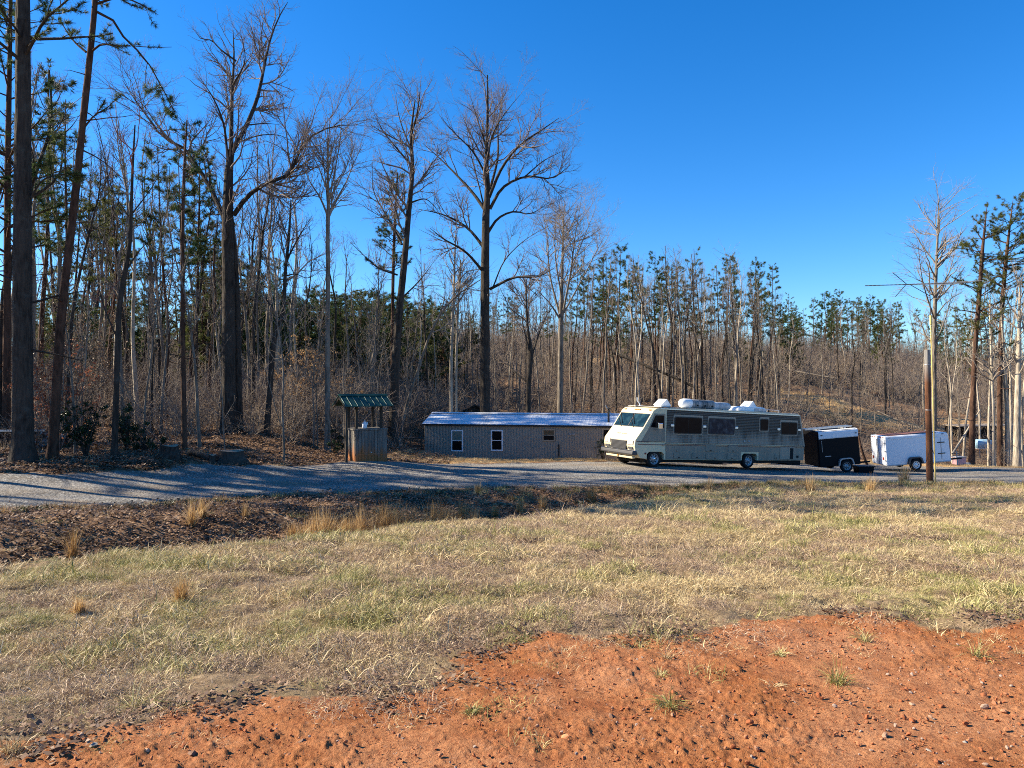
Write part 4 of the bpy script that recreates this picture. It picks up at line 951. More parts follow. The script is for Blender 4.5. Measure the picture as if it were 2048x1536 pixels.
jg = empty('water_jug', wr.matrix_world @ Vector((.55, .35, 1.32)), RAD(20)); tag(jg, 'white plastic jug standing on top of the well house', 'jug')
MB().lathe([(0, 0), (.085, 0), (.10, .03), (.10, .17), (.085, .22), (.04, .27), (.032, .30), (0, .30)], (0, 0, 0), 'z', 16).build('jug_body', M['jug'], jg, smooth=True)
MB().lathe([(.036, 0), (.036, .035), (0, .035)], (0, 0, .30), 'z', 12).build('cap', M['dirty_white'], jg); MB().path([(.05, 0, .26), (.12, 0, .25), (.125, 0, .16), (.09, 0, .13)], .014).build('handle', M['jug'], jg)

# ------------------------------------------------------------------ utility pole and television aerial
b0 = ground_at(1860, 27.9); Yp = 27.9; up_ = empty('utility_pole', b0); tag(up_, 'weathered brown cut-off utility pole at the field edge', 'pole')
ht = P(1854, 700, Yp)-b0; lean = (ht[0]/ht[2])
q, rr = resample([(-lean*.4, 0, -.4), (0, 0, 0), (ht[0]*.5, 0, ht[2]*.5), tuple(ht)], [.128, .124, .110, .098], 14); V, Q = tubes([(q[None], rr[None], 16)])
obj('pole_shaft', mesh_np('pole_shaft', V, Q=Q, smooth=True), M['pole_wood'], up_)
MB().lathe([(.098, 0), (.06, .015), (0, .012)], tuple(ht), 'z', 16).build('pole_top', M['cut_wood'], up_)
for py in (729, 820):
    c = P(1855, py, Yp)-b0; MB().lathe([(.116, -.012), (.120, 0), (.116, .012)], (ht[0]*(c[2]/ht[2]), 0, c[2]), 'z', 16).build('steel_band', M['galv'], up_)
MB().path([(.13, -.05, 1.2), (-.05, -.14, 1.5), (-.2, -.1, .9)], .01).build('loose_wire', M['black_frame'], up_)
Ya = 28.1; ab = ground_at(1871, Ya); an = empty('television_aerial', ab); tag(an, 'television aerial with long spiked boom on a yellow mast beside the pole', 'aerial')
def A(px, py, Y=Ya): return tuple(P(px, py, Y)-ab)
m0 = A(1871, 968); mt = A(1859, 567); mm = A(1861.5, 640)
MB().bar((m0[0], 0, -.2), mm, .026, .024).build('mast', M['mast_yellow'], an); MB().bar(mm, mt, .019).build('upper_mast', M['antenna_metal'], an)
MB().lathe([(.0, -.18), (.045, -.18), (.045, .18), (0, .18)], mm, 'z', 10).build('clamp', M['mast_yellow'], an)
P0 = A(1730, 571.5, 27.2); P1 = A(1937, 565, 29.2)
bo = MB().bar(P0, P1, .017).build('boom', M['antenna_metal'], an)
P0v, P1v = Vector(P0), Vector(P1); dv = (P1v-P0v); pv = Vector((-dv.y, dv.x, 0)).normalized()
for k in range(26):
    f = .02+.96*k/25; hl = (.10 if f < .38 else .25+.8*(f-.38)); c = P0v+dv*f
    MB().bar(c-pv*hl, c+pv*hl, .006, .006, 5).build('element', M['antenna_metal'], an)
vx = Vector(A(1813, 568, 28.0))
for px, py in ((1785, 545), (1791, 593)):
    e = Vector(A(px, py, 27.7)); MB().bar(vx, e, .014).build('reflector_arm', M['antenna_metal'], an)
    for k in range(5):
        c = vx.lerp(e, .25+.18*k); MB().bar(c-pv*.3, c+pv*.3, .006, .006, 5).build('element', M['antenna_metal'], an)
MB().bar(A(1818, 568, 28.0), A(1860, 592), .014).build('brace', M['antenna_metal'], an)

# ------------------------------------------------------------------ flatbed trailer half hidden by the left trunks
g = ground_at(60, 29); ft = empty('flatbed_trailer', g, RAD(3)); tag(ft, 'pale steel flatbed trailer half hidden behind the big left trunk', 'trailer')
zb = P(40, 861, 29)[2]-g[2]
MB().box(-3.2, .62, -.06, .06, zb-.05, zb+.03).build('side_rail', M['aluminium'], ft, bevel=.01)
MB().box(-3.2, .60, .1, 1.8, zb-.16, zb-.06).build('deck', M['dark_wood'], ft); MB().bar((.50, 0, zb-.04), (.15, -.02, zb-.62), .03).build('ramp_strut', M['aluminium'], ft)
MB().box(-3.2, 1.3, .2, .3, .34, .46).build('frame_beam', M['dark_under'], ft)
for x in (.55, 1.02):
    wheel(ft, x, -.05, .30, .30, .2, 'galv', 'galv'); f_ = [( .36*math.cos(a), .36*math.sin(a)) for a in np.linspace(.45, 2.7, 9)]
    MB().prism([(x+a, .30+b) for a, b in f_]+[(x+a*.93, .30+b*.93) for a, b in reversed(f_)], -.12, .16).build('fender', M['dirty_white'], ft)

# ------------------------------------------------------------------ the large trees one can tell apart
bare_tree('oak_tree', 'tall many-limbed bare oak in the middle, rising behind the long cabin', 44,
    [(970,838,27),(970,700,24),(970,568,22),(971,480,20),(972,428,18),(975,385,14),(973,325,10),(975,240,7),(975,150,3)],
    [([(968,545),(930,503),(883,475),(860,456)],8),([(970,498),(935,456),(888,430),(836,418)],9),([(972,423),(949,390),(916,353),(883,320),(846,287)],10),
     ([(980,578),(1029,555),(1080,552),(1110,535)],8),([(976,465),(996,437),(1029,423),(1057,428),(1099,404)],8),([(980,418),(1005,376),(1052,353),(1108,355),(1140,330)],9),
     ([(978,395),(1005,334),(1038,292),(1085,259),(1118,236)],9),([(977,390),(996,311),(996,255),(1005,194)],8),([(972,350),(944,301),(907,264),(879,231)],6),
     ([(974,330),(985,270),(1015,220),(1040,190)],5),([(974,300),(955,240),(940,190)],5),([(1050,353),(1090,320),(1130,300)],4),([(972,430),(960,380),(940,300),(930,230)],5),([(985,577),(1010,520),(1050,480),(1100,450)],4)], 11, d1=(2.1,.35), d2=4.0, d3=5.6, l1=(.34,.7), barkm='bark_dark', twm='twig')
bare_tree('oak_tree', 'huge double-trunked bare oak with long curved side limbs on the left', 33,
    [(458,872,42),(457,760,34),(457,560,30),(455,460,28),(456,400,24),(458,340,20),(462,300,17)],
    [([(450,440),(420,375),(392,330),(360,290),(330,278),(300,240),(270,200),(245,160)],13,.3),([(468,430),(485,405),(510,380),(545,362),(578,350),(590,325),(605,290),(630,268),(670,252),(710,250)],13,-.3),
     ([(462,305),(463,240),(465,170),(468,110),(466,60)],13),([(464,303),(480,275),(500,235),(515,195),(525,150),(533,110),(545,65),(560,30),(575,5)],14),
     ([(472,122),(440,98),(423,81),(400,76),(390,60)],5),([(456,320),(444,237),(423,190),(400,156)],7),([(495,250),(530,247),(559,249)],4),([(488,280),(518,271),(559,271),(590,285)],4),
     ([(455,420),(430,430),(405,400),(380,420)],5),([(466,170),(490,120),(480,60)],5),([(420,375),(415,320),(400,280)],5)], 12, d1=(2.1,.35), d2=4.0, d3=5.6, l1=(.3,.64),
    extra=[[(478,874,26),(476,760,21),(472,560,17),(466,470,14),(463,430,10)]], S=14)
bare_tree('poplar_tree', 'slim straight grey tree with a fan-shaped bare crown left of the well roof', 32.5,
    [(655,908,15),(655,700,12),(656,560,11),(656,440,10),(657,415,9),(655,330,5),(660,240,2)],
    [([(655,430),(640,395),(618,360),(602,310)],6),([(656,415),(650,350),(640,290)],5),([(658,425),(672,400),(692,365),(708,325),(728,285)],6),([(657,410),(668,350),(680,280),(684,230)],5),([(657,400),(655,300),(655,235)],4)], 13, barkm='bark_grey', twm='twig_grey', d1=(2.4,.3), d2=4.0, d3=5.4, t0=.6)
bare_tree('hardwood_tree', 'bent dark bare tree just right of the well house', 39,
    [(786,892,25),(790,760,22),(797,640,19),(808,531,16),(818,418,13),(825,334,10),(822,273,7),(830,200,3)],
    [([(822,330),(794,297),(771,269),(747,227)],6),([(804,489),(776,437),(747,381),(745,325)],6),([(795,550),(757,536),(729,512),(700,484)],5),([(822,273),(836,217),(841,170)],6),([(822,300),(800,240),(790,190)],5),([(822,405),(850,398),(880,425)],5),([(800,600),(840,560),(870,520)],5)], 14, d1=(2.1,.35), d2=4.0, d3=5.4, t0=.45)
bare_tree('maple_tree', 'bare tree with upward fanning limbs right of the tall middle oak', 50,
    [(1120,815,14),(1121,720,13),(1122,640,13),(1124,560,8),(1127,428,3)],
    [([(1121,640),(1099,606),(1066,573)],6),([(1120,632),(1099,545),(1094,475),(1085,419)],6),([(1125,630),(1141,545),(1150,475),(1164,390)],6),([(1128,625),(1164,559),(1193,503),(1210,470)],5),([(1124,600),(1110,500),(1112,430)],5),([(1142,540),(1170,470),(1190,420)],4)], 15, barkm='bark_grey', twm='twig_grey', d1=(2.4,.3), d2=4.0, d3=5.2, t0=.6)
bare_tree('hardwood_tree', 'low forked bare tree behind the middle of the cabin roof', 47,
    [(1057,835,13),(1058,760,12),(1062,705,11),(1056,660,7),(1052,560,3)],
    [([(1056,765),(1028,742),(1000,695)],5),([(1060,709),(1047,653),(1040,600)],5),([(1063,714),(1080,662),(1094,629),(1120,600)],5)], 16, d1=(2.4,.3), d2=4.0, d3=5.2, t0=.5)
bare_tree('hardwood_tree', 'dark forked bare tree between the double oak and the well house', 33,
    [(534,870,15),(540,780,13),(546,700,13),(549,676,12),(564,633,10),(571,540,8),(578,470,7),(582,400,3)],
    [([(549,676),(551,626),(531,596),(518,550)],8),([(570,552),(590,548),(614,556),(644,540)],4),([(574,520),(600,470),(625,430)],5),([(577,480),(560,430),(555,390)],4)], 17, d1=(2.4,.3), d2=4.0, d3=5.2, t0=.5)
bare_tree('hardwood_tree', 'thin crooked dark trunk left of the holly bushes', 25.5,
    [(229,917,16),(232,800,13),(236,680,13),(238,620,12),(247,560,11),(258,500,10),(262,430,8),(265,340,6),(270,250,3)],
    [([(236,680),(210,620),(190,560),(175,540)],5),([(250,545),(280,500),(310,470)],5),([(262,430),(300,380),(330,330)],4),([(262,440),(230,390),(210,330)],4)], 18, barkm='bark_dark', twm='twig_red', d1=(1.9,.3), d2=3.0, d3=3.2, t0=.55)
for k, (px, Y, w, tops, lab) in enumerate([(903, 46, 9, 470, 'left one of two slim pale trunks beside the middle oak'), (913, 46.6, 7, 520, 'right one of two slim pale trunks beside the middle oak')]):
    bare_tree('poplar_tree', lab, Y, [(px,838,w),(px,700,w*.9),(px+4,600,w*.7),(px+8,tops,3)], [], 30+k, barkm='bark_pale', twm='twig_grey', auto=(1.5,(.12,.25)), d1=(1.5,.3), d2=2.2, d3=2.6, t0=.4, S=8)
bare_tree('poplar_tree', 'pale leaning trunk slanting right above the well house roof', 44, [(800,862,8),(822,780,7),(836,740,7),(860,670,6),(880,630,5),(915,590,4),(960,560,2)], [([(880,630),(890,590),(885,540)],4)], 33, barkm='bark_grey', twm='twig_grey', auto=(.8,(.1,.22)), d1=(1.4,.3), d2=2.2, d3=2.4, t0=.5, S=8)
bare_tree('poplar_tree', 'tall slender pale bare tree directly behind the utility pole', 51, [(1868,942,14),(1868,800,12),(1868,700,10),(1870,600,9),(1874,500,6),(1878,395,2)],
    [([(1869,640),(1845,560),(1835,480)],4),([(1870,610),(1900,540),(1915,470)],4),([(1870,690),(1890,640),(1910,560)],4)], 34, barkm='bark_grey', twm='twig_grey', auto=(1.6,(.2,.36)), d1=(1.9,.3), d2=2.6, d3=3.0, t0=.45, S=9)
for k, (px, w, top, lean, lab) in enumerate([(2034, 19, 560, 6, 'thickest pale trunk at the right picture edge'), (1987, 9, 600, -8, 'slim pale bare trunk just right of the pale blue barrel'), (2015, 12, 590, -14, 'pale curved trunk left of the thickest right-edge trunk')]):
    Y = 45.5+k*1.2; bare_tree('hardwood_tree', lab, Y, [(px,940-k*2,w),(px+lean*.1,820,w*.75),(px+lean*.6,700,w*.6),(px+lean,top,3)], [], 40+k, barkm='bark_pale', twm='twig_grey', auto=(1.2,(.14,.3)), d1=(1.4,.3), d2=2., d3=2.2, t0=.35, S=9)

def pine_px(name, label, Y, trunk, seed, extra=None, **kw):
    base = P(trunk[0][0], trunk[0][1], Y); base[2] = z1(base[0], base[1])-.05
    tp = np.array([P(a, b, Y) for a, b, w in trunk]); tr = np.array([w for a, b, w in trunk])*.80/F*Y/2; tp[0, 2] = min(tp[0, 2], base[2]); tp[0, 2] -= .25
    ex = None
    if extra:
        ex = [(np.array([P(px, py, Y+dk*i/len(pl)) for i, (px, py) in enumerate(pl)]), np.linspace(w, w*.3, len(pl))/F*Y/2) for pl, w, dk in extra]
    return pine_tree(name, label, tp, tr, base, seed, extra=ex, **kw)
pine_px('pine_tree', 'massive dark straight trunk at the far left', 24, [(46,926,56),(46,860,46),(45,640,42),(45,400,38),(46,200,34),(46,0,30),(48,-250,22),(50,-430,8)], 51,
    crown0=.58, br=4.0, blen=(.10,.22), barkm='bark_dark', nn=18, nl=.2, nw=.016, clump=7, S=18, dead=.25,
    extra=[([(62,395),(90,378),(118,350),(125,315),(130,260)],6,.6), ([(62,395),(85,360),(120,350),(160,345)],4,-.5)])
pine_px('pine_tree', 'leaning reddish-brown pine beside the massive left trunk', 25, [(103,924,26),(112,800,22),(122,640,20),(140,480,18),(155,350,17),(165,250,16),(178,130,15),(188,30,13),(200,-150,10),(210,-280,5)], 52,
    crown0=.72, br=3.2, blen=(.12,.24), nn=18, nl=.19, nw=.015, clump=6, S=14, dead=.5,
    extra=[([(190,22),(225,40),(255,85),(285,110),(310,150),(350,225)],6,1.2), ([(178,108),(200,90),(235,92),(262,92)],5,-.8), ([(172,104),(150,85),(133,62),(120,40)],5,.5), ([(192,8),(240,-5),(280,8),(310,25)],5,-1.), ([(165,260),(190,230),(215,215),(240,190)],4,1.)])
pine_px('pine_tree', 'slender dark-needled pine left of the double oak', 28, [(369,902,14),(366,700,11),(365,500,9),(368,350,7),(374,240,3)], 53, crown0=.52, br=4.2, blen=(.09,.17), nn=20, nl=.2, nw=.018, clump=7.5, ndl='needle_dark', dead=.6)
pine_px('pine_tree', 'pine with flat-topped tufts behind the bent tree by the well', 46, [(784,840,10),(785,700,9),(786,560,8),(790,440,7),(795,345,4)], 54, crown0=.62, br=9., blen=(.08,.17), nn=14, nl=.2, nw=.02, clump=12, ndl='needle', dead=.3, sub=3.)
pine_px('pine_tree', 'left of the two red-barked pines by the right picture edge', 47, [(1943,934,15),(1946,800,13),(1950,700,11),(1958,600,10),(1965,500,8),(1974,412,1)], 55, crown0=.48, br=7., blen=(.10,.22), nn=14, nl=.18, nw=.018, clump=10, ndl='needle_olive', sub=3., dead=.5)
pine_px('pine_tree', 'right of the two red-barked pines by the right picture edge', 48, [(2000,934,13),(2000,760,12),(2003,640,10),(2012,520,9),(2026,400,1)], 56, crown0=.48, br=7., blen=(.10,.22), nn=14, nl=.18, nw=.018, clump=10, ndl='needle_olive', sub=3., dead=.5)
pine_px('pine_tree', 'shaggy dark pine filling the top left corner behind the massive trunk', 31, [(12,900,20),(14,600,17),(16,300,14),(20,80,10),(24,-160,5)], 57, crown0=.36, br=5.0, blen=(.10,.2), nn=20, nl=.22, nw=.018, clump=8.0, ndl='needle_dark', dead=.5)

# ------------------------------------------------------------------ prototypes of the many slimmer trees, then single copies
def unit_bare(seed, H=15., r=.11, barkm='bark_grey', twm='twig_grey', t0=.45, bend=.25, d=(2.2, 2.9, 3.2), al=(.16, .34), ap=1.9):
    rng = np.random.default_rng(seed); root = empty('slender_tree'); tag(root, 'slender bare tree', 'tree')
    n = 8; zz = np.linspace(-.4, H, n); wx = np.cumsum(rng.normal(size=(n, 2))*bend, axis=0); wx -= wx[0]
    pts = np.column_stack([wx*np.linspace(0, 1, n)[:, None], zz]); q, rr = trunk_arrays(pts, np.linspace(r, r*.12, n), 18, .45, rng, .3)
    iq = np.linspace(t0*17, 17, 12); top = np.stack([np.interp(iq, np.arange(18), q[:, c]) for c in range(3)], 1); topr = np.interp(iq, np.arange(18), rr)
    lp, lr = grow(top[None], topr[None], ap, 0, .97, (22, 55), al, 9, .13, .10, .55, rng, .5, .25)
    tube_obj('trunk', [trunk_group(q, rr, 8, rng), (lp, lr, 5)], M[barkm], root)
    A_ = np.concatenate([lp, np.stack([np.stack([np.interp(np.linspace(6, 11, 9), np.arange(12), top[:, c]) for c in range(3)], 1)])]); R_ = np.concatenate([lr, np.interp(np.linspace(6, 11, 9), np.arange(12), topr)[None]])
    b1, r1 = grow(A_, R_, d[0], .1, 1, (25, 60), (.25, .5), 6, .07, .13, .6, rng, .35, .3, rmin=.006)
    b2, r2 = grow(b1, r1, d[1], .1, 1, (25, 60), (.3, .6), 4, .05, .14, .7, rng, .25, .5, rmin=.005)
    b3, r3 = grow(b2, r2, d[2], .2, 1, (25, 55), (.35, .7), 3, .05, .12, .8, rng, .15, .6, rmin=.004)
    tube_obj('crown', [(b1, r1, 4), (b2, r2, 3), (b3, r3, 3)], M[twm], root); root['H'] = H
    return root
def unit_pine(seed, H, r, crown0, ndl, **kw):
    rng = np.random.default_rng(seed); n = 7; wx = np.cumsum(rng.normal(size=(n, 2))*.12, axis=0); wx -= wx[0]
    pts = np.column_stack([wx, np.linspace(-.4, H, n)]); root = pine_tree('hillside_pine', 'hillside pine', pts, np.linspace(r, r*.15, n), np.zeros(3), seed, crown0=crown0, ndl=ndl, **kw); root['H'] = H
    return root
SL = [unit_bare(100+i, 15, .105+.015*(i % 3), ['bark_grey', 'bark_pale', 'bark_dark', 'bark_grey', 'bark_grey', 'bark_dark'][i], ['twig_grey', 'twig', 'twig_grey'][i % 3], .38+.06*(i % 3)) for i in range(6)]
SP = [unit_bare(140+i, 6, .035, 'bark_grey', 'twig_brush', .15, .12, (1.8, 2.2, 1.5), (.18, .4), 2.6) for i in range(4)]
PN = [unit_pine(160+i, 14, .12, .55, ['needle', 'needle_olive', 'needle'][i], br=5.0, blen=(.08, .19), nn=12, nl=.24, nw=.026, clump=10, sub=3.0, dead=.6) for i in range(3)]
PF = [unit_pine(180+i, 11, .13, .12, ['needle_dark', 'needle', 'needle_olive'][i], br=7.5, blen=(.14, .26), nn=12, nl=.28, nw=.034, clump=8, ang=(50, 85), sub=1.6) for i in range(3)]
for r_ in SP: r_.name = 'sapling'
_used = set(); rngc = np.random.default_rng(77)
def plant(src, px, Y, top_py=None, H=None, label=None, group=None, fat=None, tilt=None, name=None):
    b = ground_at(px, Y)
    if abs(Y-(33.8+.14*(5-b[0]))) < 2.0 and -30 < b[0] < 3 and 'apling' not in src.name: return None
    if roadmask(np.array([b[0]]), np.array([b[1]]))[0] > .2 or strawmask(np.array([b[0]]), np.array([b[1]]))[0] > .7 and Y < 46: return None
    if H is None: H = max(2.5, CAMZ-(top_py-768)/F*Y-b[2])
    s = H/src['H']; fat = fat or s
    tl = tilt if tilt is not None else tuple(rngc.normal(size=2)*.03)
    if src.name not in _used:
        _used.add(src.name); o = src; o.location = b; o.rotation_euler = (tl[0], tl[1], rngc.uniform(0, 6.28)); o.scale = (fat, fat, s); o['label'] = label; o['group'] = group
    else: o = copy_tree(src, b, rngc.uniform(0, 6.28), (fat, fat, s), label, group, tl)
    if name: o.name = name
    return o
U = rngc.uniform
# stand behind the motorhome (positions read from the photo)
G1 = 'slender trees standing close together behind the motorhome'
for px, Y, top in [(1165,62,520),(1187,66,560),(1207,56,500),(1214,70,540),(1232,60,575),(1243,66,520),(1262,62,560),(1270,58,505),(1281,57,515),(1303,64,560),(1312,68,540),(1322,60,560),(1331,55,500),(1338,57,490),(1346,62,520),(1352,70,540),(1363,56,495),(1373,56,500),(1385,66,560),(1396,60,530),(1402,58,540),(1411,62,520),(1424,68,560),(1432,60,590),(1447,58,560),(1459,66,540),(1468,56,500),(1473,57,510),(1482,64,560),(1495,60,580),(1503,68,570),(1513,62,545),(1527,60,560),(1145,60,560),(1095,64,590),(1080,58,560),(1038,60,560),(1018,66,600),(990,62,600),(945,64,560),(870,60,590),(845,64,620)]:
    plant(SL[int(U(0, 6))], px, Y, top+U(-8, 8), label='slender bare tree in the close stand behind the motorhome and cabin', group=G1)
for px, Y, top in [(1236,70,492),(1218,74,505),(1312,72,505),(1408,70,495),(1440,72,520),(1478,70,510),(1502,74,520),(1515,78,540),(1170,76,530),(1345,80,530),(1200,80,550)]:
    plant(PN[int(U(0, 3))], px, Y, top, label='tall thin pine with a tufted top in the stand behind the motorhome', group='tufted pines behind the motorhome')
for k in range(150):
    px = U(860, 1560); Y = U(58, 110); s_ = SL[int(U(0, 6))]; tp_ = U(525, 650); H_ = CAMZ-(tp_-768)/F*Y-ground_at(px, Y)[2]; plant(s_, px, Y, tp_, label='x', group=G1, fat=max(.45, H_/15*U(.5, .85)))
for k in range(26):
    plant(PN[int(U(0, 3))], U(1140, 1560), U(66, 100), U(515, 600), label='x', group='tufted pines behind the motorhome')
for k in range(14):
    plant(PF[int(U(0, 3))], U(1150, 1600), U(88, 115), U(590, 650), label='x', group='pines on the middle hill')
# right hillside
for px, Y, top in [(1545,85,600),(1562,96,610),(1600,92,600),(1625,110,598),(1648,118,585),(1668,112,600),(1690,104,575),(1712,122,592),(1735,118,600),(1742,126,592),(1768,120,604),(1780,130,612),(1800,124,606),(1826,128,620),(1850,120,628),(1880,126,640),(1905,118,640),(1575,118,590),(1590,124,605),(1660,126,592),(1930,124,645),(1985,120,650)]:
    plant(PN[int(U(0, 3))] if U() < .7 else PF[int(U(0, 3))], px, Y, top+U(-6, 6), label='pine on the right hill ridge against the sky', group='pines along the right ridge')
for k in range(30):
    px = U(1530, 1990); Y = U(100, 138); plant(PF[int(U(0, 3))] if U() < .6 else PN[int(U(0, 3))], px, Y, U(598, 650), label='x', group='pines along the right ridge')
for k in range(64):
    px = U(1520, 2060); Y = U(62, 138); plant(SL[int(U(0, 6))], px, Y, U(600, 690) if px < 1850 else U(560, 680), label='bare grey tree on the right brushy hillside', group='bare trees on the right hillside')
for px, Y, top in [(1905,50,640),(1925,54,600),(1977,50,560),(1896,58,650),(2022,54,520),(2046,50,560),(1960,60,620),(1916,62,660)]:
    plant(SL[1 if U() < .6 else 4], px, Y, top, label='slim pale trunk in the grove beyond the white cargo trailer', group='pale trunks beyond the white trailer')
# pine mass on the left and middle hill
for k in range(60):
    px = 530+360*(k % 30)/29+U(-9, 9); Y = 64+26*(k//30)+U(-6, 14); plant(PF[int(U(0, 3))], px, Y, U(578, 618)+(18 if px > 800 else 0), label='bushy green pine in the dense row beyond the well house', group='bushy green pines beyond the well', fat=U(.95, 1.25))
for k in range(52):
    px = U(60, 560); Y = U(50, 92); plant(PF[int(U(0, 3))], px, Y, U(500, 640), label='bushy pine half hidden in the left woods', group='bushy pines in the left woods', fat=U(.7, 1.1))
for px, Y, top in [(290,38,330),(235,44,330),(330,42,300),(420,44,360),(405,52,350),(215,36,180),(140,40,200),(60,40,60),(90,46,130)]:
    plant(PN[int(U(0, 3))], px, Y, top, label='tall thin pine among the bare trees of the left woods', group='thin pines in the left woods')
for k in range(16):
    px = U(860, 1180); Y = U(84, 112); plant(PF[int(U(0, 3))] if px < 960 else PN[int(U(0, 3))], px, Y, U(590, 640), label='dark pine on the hill behind the middle oak', group='pines on the middle hill')
# left woods
for px, Y, top in [(150,27,480),(128,30,300),(322,33.8,420),(305,34.5,560),(400,28.6,380),(415,36,300),(500,42,330),(518,44,400),(590,42,430),(610,40,470),(700,44,480),(735,40,500),(745,43,470),(745,52,520),(275,40,220),(245,34,250),(345,38,240),(180,38,250),(205,46,280),(80,34,100),(15,44,120),(125,42,160),(390,46,330),(440,50,420),(560,50,430),(630,54,470),(670,48,420),(720,56,520),(760,50,560),(300,52,300),(355,56,320),(260,58,340),(480,60,420),(540,62,450),(160,60,300),(110,56,260),(60,62,260),(820,50,520),(860,52,500),(835,58,560)]:
    plant(SL[int(U(0, 6))], px, Y, top+U(-20, 20), label='slim bare tree in the shaded left woods', group='slim bare trees in the left woods')
for k in range(34):
    px = U(50, 600); Y = U(37, 72)
    if abs(Y-(33.5+.176*(5-(px-1024)/F*Y))) < 2.5: Y += 6
    plant(SL[int(U(0, 6))], px, Y, U(230, 470), label='x', group='slim bare trees in the left woods')
for k in range(12):
    plant(PN[int(U(0, 3))], U(60, 450), U(44, 70), U(280, 480), label='x', group='thin pines in the left woods')
for k in range(120):
    px = U(-20, 860); Y = U(28, 58); X_ = (px-1024)/F*Y
    if abs(Y-(29.6+.176*(-6.9-X_))) < 1.5 and -22 < X_ < -5: continue
    plant(SP[int(U(0, 4))], px, Y, H=U(3, 9), label='thin bare sapling in the left woods', group='saplings in the left woods')
for k in range(80):
    px = U(860, 2050); Y = U(50, 92); plant(SP[int(U(0, 4))], px, Y, H=U(2.5, 8), label='thin bare sapling on the slope behind the cabin and vehicles', group='saplings on the back slope')
# woods continue out of frame to the left: their trunks throw the long shadows over the drive
for X, Y, H in [(-22,21.5,22),(-27,24.5,24),(-33,20.2,23),(-29,17.5,20),(-38,23,24),(-24,27,22),(-43,26,24),(-34,29,23),(-48,21,24),(-31,33,22),(-40,33,24),(-26,33.6,20),(-52,29,25),(-46,37,24),(-22.5,31,21),(-56,24,24)]:
    b = np.array([X, Y, z1(X, Y)]); k = int(U(0, 6)); copy_tree(SL[k], b, U(0, 6.28), (H/15*1.2, H/15*1.2, H/15*.8), 'bare tree of the woods continuing beyond the left picture edge', 'trees beyond the left picture edge')
for X, Y, H in [(-31,27,19),(-33,29.5,20),(-28,26.0,17.5),(-25,23,22),(-36,26,23),(-44,30,23),(-30,28,22),(-50,34,24)]:
    copy_tree(PN[int(U(0, 3))], np.array([X, Y, z1(X, Y)]), U(0, 6.28), (H/14*1.35, H/14*1.35, H/14), 'pine of the woods continuing beyond the left picture edge', 'pines beyond the left picture edge')
for s_ in SL+SP+PN+PF:
    if s_.name not in _used: pass

# ------------------------------------------------------------------ leafy shrubs
def leaf_shrub(name, label, px, Y, H, Wd, n, size, lm, seed, group=None, stems=7, bm='bark_dark'):
    rng = np.random.default_rng(seed); b = ground_at(px, Y); root = empty(name, b); tag(root, label, 'shrub', group)
    d = rng.normal(size=(stems, 3)); d[:, 2] = np.abs(d[:, 2])+1.6; d /= np.linalg.norm(d, axis=1, keepdims=True); t_ = np.linspace(0, 1, 8)
    Pt = d[:, None]*t_[None, :, None]*H*np.array([Wd/H*1.2, Wd/H*1.2, 1.05])+np.array([0, 0, -.1]); Rd = np.linspace(.03, .008, 8)[None].repeat(stems, 0)
    b1, r1 = grow(Pt, Rd, 3.0, .15, 1, (35, 75), (.25, .5), 5, .02, .15, .6, rng, .25, .4); b2, r2 = grow(b1, r1, 4.0, .1, 1, (30, 70), (.3, .6), 4, .0, .15, .7, rng, .15, .5, rmin=.003)
    tube_obj('stem', [(Pt, Rd, 6), (b1, r1, 4), (b2, r2, 3)], M[bm], root)
    ap = b2; par = rng.integers(0, len(ap), n); f = rng.random(n)*(ap.shape[1]-1); i = np.minimum(f.astype(int), ap.shape[1]-2); s = (f-i)[:, None]; C = ap[par, i]*(1-s)+ap[par, i+1]*s+rng.normal(size=(n, 3))*.03
    V, Q, v = leaves(C, size, rng, .4); tri_obj('foliage', V, Q, v, M[lm], root, quad=True); return root
leaf_shrub('holly_bush', 'dark glossy evergreen bush right of the leaning pine', 172, 25.8, 2.0, 1.1, 2600, .085, 'leaf_holly', 1)
leaf_shrub('holly_bush', 'dark glossy evergreen bush behind the thin crooked trunk', 255, 27.5, 1.7, 1.0, 2400, .085, 'leaf_holly', 2)
leaf_shrub('holly_bush', 'small dark evergreen bush left of the first stump', 293, 27.0, 1.1, .8, 1500, .08, 'leaf_holly', 3)
leaf_shrub('cedar_bush', 'small green bush behind the left corner of the well house', 668, 32, 1.1, .55, 1500, .06, 'leaf_holly', 4)
leaf_shrub('weed_bush', 'scraggly green bush against the cabin wall by the motorhome nose', 1206, 38.2, 1.15, .5, 900, .06, 'leaf_holly', 5)
leaf_shrub('beech_sapling', 'young beech holding tan leaves behind the slim grey tree', 612, 38, 4.6, 1.6, 3200, .11, 'leaf_tan', 6, bm='bark_grey')
leaf_shrub('beech_sapling', 'young beech holding tan leaves low beside the forked dark tree', 580, 42, 3.4, 1.5, 2200, .11, 'leaf_tan', 7, bm='bark_grey')
leaf_shrub('oak_sapling', 'young oak holding rusty leaves beside the leaning pine', 118, 27.5, 4.0, 1.1, 1800, .11, 'leaf_rust', 8, bm='bark_grey')
leaf_shrub('oak_sapling', 'young oak with brown leaves deep in the left woods', 165, 34, 6.0, 1.8, 2600, .11, 'leaf_dead', 9, bm='bark_grey')
leaf_shrub('beech_sapling', 'small tan-leaved beech behind the well house roof', 700, 40, 3.2, 1.2, 1600, .11, 'leaf_tan', 10, bm='bark_grey')

